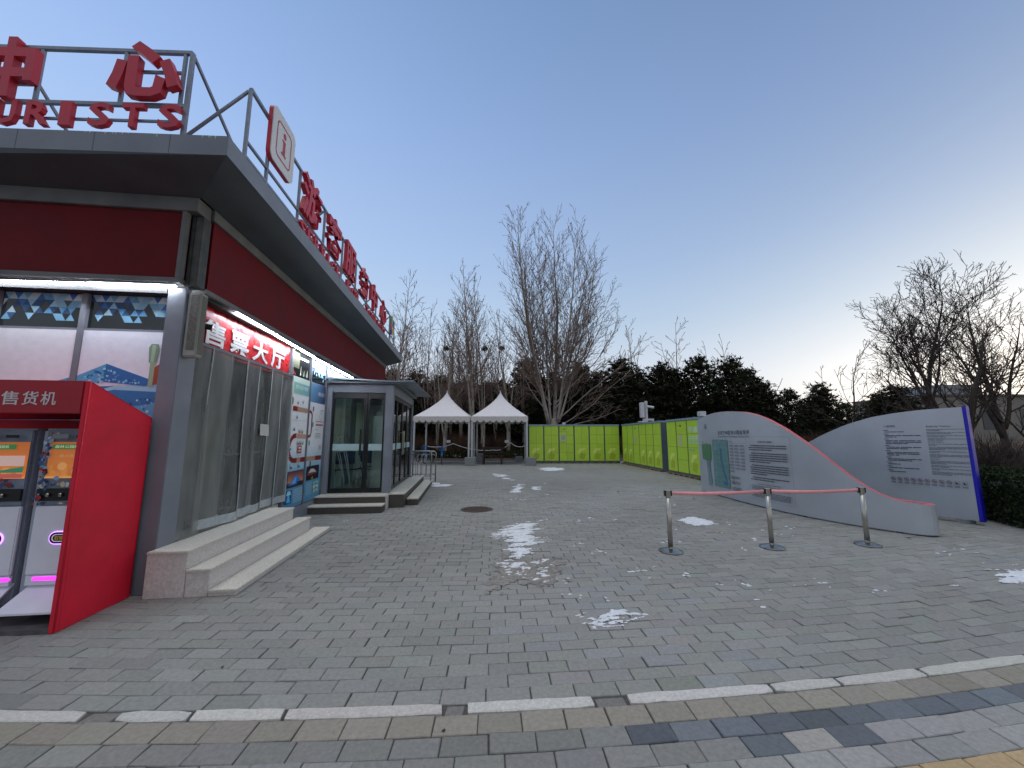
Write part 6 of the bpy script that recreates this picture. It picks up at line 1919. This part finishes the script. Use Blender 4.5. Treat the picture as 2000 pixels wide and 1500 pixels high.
# dry shrubs on the slope: three meshes, many plants
def shrub_mesh(seed, H, n, spread, rr_):
    r = random.Random(seed); b = MB()
    for k in range(n):
        a_ = r.uniform(0, 6.28); q = r.uniform(.1, 1) * spread
        d = Vector((math.cos(a_) * q, math.sin(a_) * q, 1)).normalized()
        L = H * r.uniform(.55, 1.05)
        p = Vector((r.gauss(0, .12), r.gauss(0, .12), -.05))
        P = [p]
        for i in range(4):
            d = (d + Vector((r.gauss(0, .16), r.gauss(0, .16), r.gauss(.03, .08)))).normalized(); p = p + d * L / 4; P.append(p)
        b.tube(P, [rr_, rr_ * .8, rr_ * .6, rr_ * .5, rr_ * .4], 3, False)
        for j in range(5):
            i = r.randint(1, 3); c = P[i]
            dd = (d + Vector((r.gauss(0, .6), r.gauss(0, .6), r.gauss(.1, .3)))).normalized()
            b.tube([c, c + dd * L * .18, c + dd * L * .34 + Vector((0, 0, .03))], [rr_ * .55, rr_ * .45, rr_ * .35], 3, False)
    return b.mesh('twigs')
SH = [shrub_mesh(80 + k, 1.5, 90, .8, .011) for k in range(3)]
for m in SH: m.materials.append(M_dry)
r = random.Random(90)
k = 0
for band, n in (((-9, 2, 27.0, 32), 46), ((2, 12, 26.5, 31), 26), ((12, 30, 24.5, 31), 44)):
    for _ in range(n):
        x, y = r.uniform(band[0], band[1]), r.uniform(band[2], band[3])
        if abs(x - 2.7) < .6 and y < 27: continue
        o = bpy.data.objects.new('dry_shrub', SH[k % 3]); COL.objects.link(o)
        o.location = (x, y, hz(x, y) if y > 26 else 0)
        s_ = r.uniform(.55, 1.15) * (1.0 if band[0] < 12 else 1.25)
        o.scale = (s_ * r.uniform(.9, 1.3), s_ * 1.1, s_); o.rotation_euler = (0, 0, r.uniform(0, 6.28))
        tag(o, 'dry brown bare shrub on the ground before the dark pines', 'shrub', 'dry shrubs below the pines')
        k += 1
SG = [shrub_mesh(180 + k, 1.7, 110, .6, .008) for k in range(2)]
for m in SG: m.materials.append(M_twigd)
for j in range(22):
    o = bpy.data.objects.new('dry_shrub', SG[j % 2]); COL.objects.link(o)
    x, y = r.uniform(11.5, 24), r.uniform(11.5, 20)
    if y < 13 and x < 13: y += 2
    o.location = (x, y, -.03)
    s_ = r.uniform(.5, 1.05)
    o.scale = (s_ * 1.2, s_ * 1.2, s_); o.rotation_euler = (0, 0, r.uniform(0, 6.28))
    tag(o, 'grey bare shrub under the big bare trees beyond the hedge', 'shrub', 'grey shrubs beyond the hedge')
# dry grass strip beyond the hedge
V, F, K = [], [], []
for j in range(9000):
    x, y = r.uniform(9.5, 26), r.uniform(9.5, 13.5)
    if noise.noise((x * .5, y * .9, 2)) < -.05: continue
    b0 = len(V); a_ = r.uniform(0, 6.28); h_ = r.uniform(.03, .10); w_ = .012
    V += [(x - w_ * math.cos(a_), y - w_ * math.sin(a_), -.03), (x + w_ * math.cos(a_), y + w_ * math.sin(a_), -.03), (x + r.gauss(0, .03), y + r.gauss(0, .03), h_)]
    F.append((b0, b0 + 1, b0 + 2)); c = r.choice([C('#5c5636'), C('#4a4a2e'), C('#6b5a40')]); K.append(c)
gm = MB(); gm.v, gm.f, gm.c = V, F, K
tag(link('dry_grass', gm.mesh('dry_grass'), FOL), 'dry winter grass on the ground beyond the hedge', 'grass', kind='stuff')
# far-off thicket that closes the horizon
V = MB()
for j in range(1500):
    x = r.uniform(20, 75); y = r.uniform(46, 70)
    if x < 30: y += 8
    z0 = hz(x, y); H = r.uniform(1.2, 2.6) + 3.2 * max(0, noise.noise((x * .22, y * .2, 3)) + .1)
    p = Vector((x, y, z0 - .1)); d = Vector((r.gauss(0, .18), r.gauss(0, .18), 1)).normalized()
    P = [p, p + d * H * .5, p + d * H + Vector((r.gauss(0, .2), 0, 0))]
    V.tube(P, [.035, .03, .015], 3, False)
    for q in range(4):
        c = P[1].lerp(P[2], r.random()); dd = (d + Vector((r.gauss(0, .6), r.gauss(0, .6), .2))).normalized()
        V.tube([c, c + dd * H * .22], [.02, .012], 3, False)
tag(link('far_thicket', V.mesh('far_thicket'), mat('far_twigs', '#a08f7c', .9, var=.2, scale=.3)), 'far thicket of pale bare twigs along the horizon', 'thicket', kind='stuff')
# long low building far behind the trees
fb = Thing('far_building', 'long grey flat building far behind the bare trees at the right', 'building', (62, 47, 0))
b = MB(); b.box(50, 46, 0, 86, 56, 6.3)
fb.part('wall', b, mat('far_wall', '#8a847c', .85, var=.12, scale=.6))
b = MB(); b.box(49.8, 45.8, 6.3, 86.2, 56.2, 6.55)
fb.part('roof', b, mat('far_roof', '#5c5753', .8, var=.1))
b = MB(); b.box(53.5, 48, 6.551, 58.5, 53, 8.0); b.box(54.2, 47.9, 6.551, 55.6, 47.99, 7.2)
fb.part('roof_block', b, mat('far_plaster', '#8d9296', .8, var=.1))
for k in range(7):
    b = MB(); x = 51.5 + k * 4.6; b.box(x, 45.93, 2.4, x + 2.2, 45.995, 4.8)
    fb.part('window', b, M_glassd)
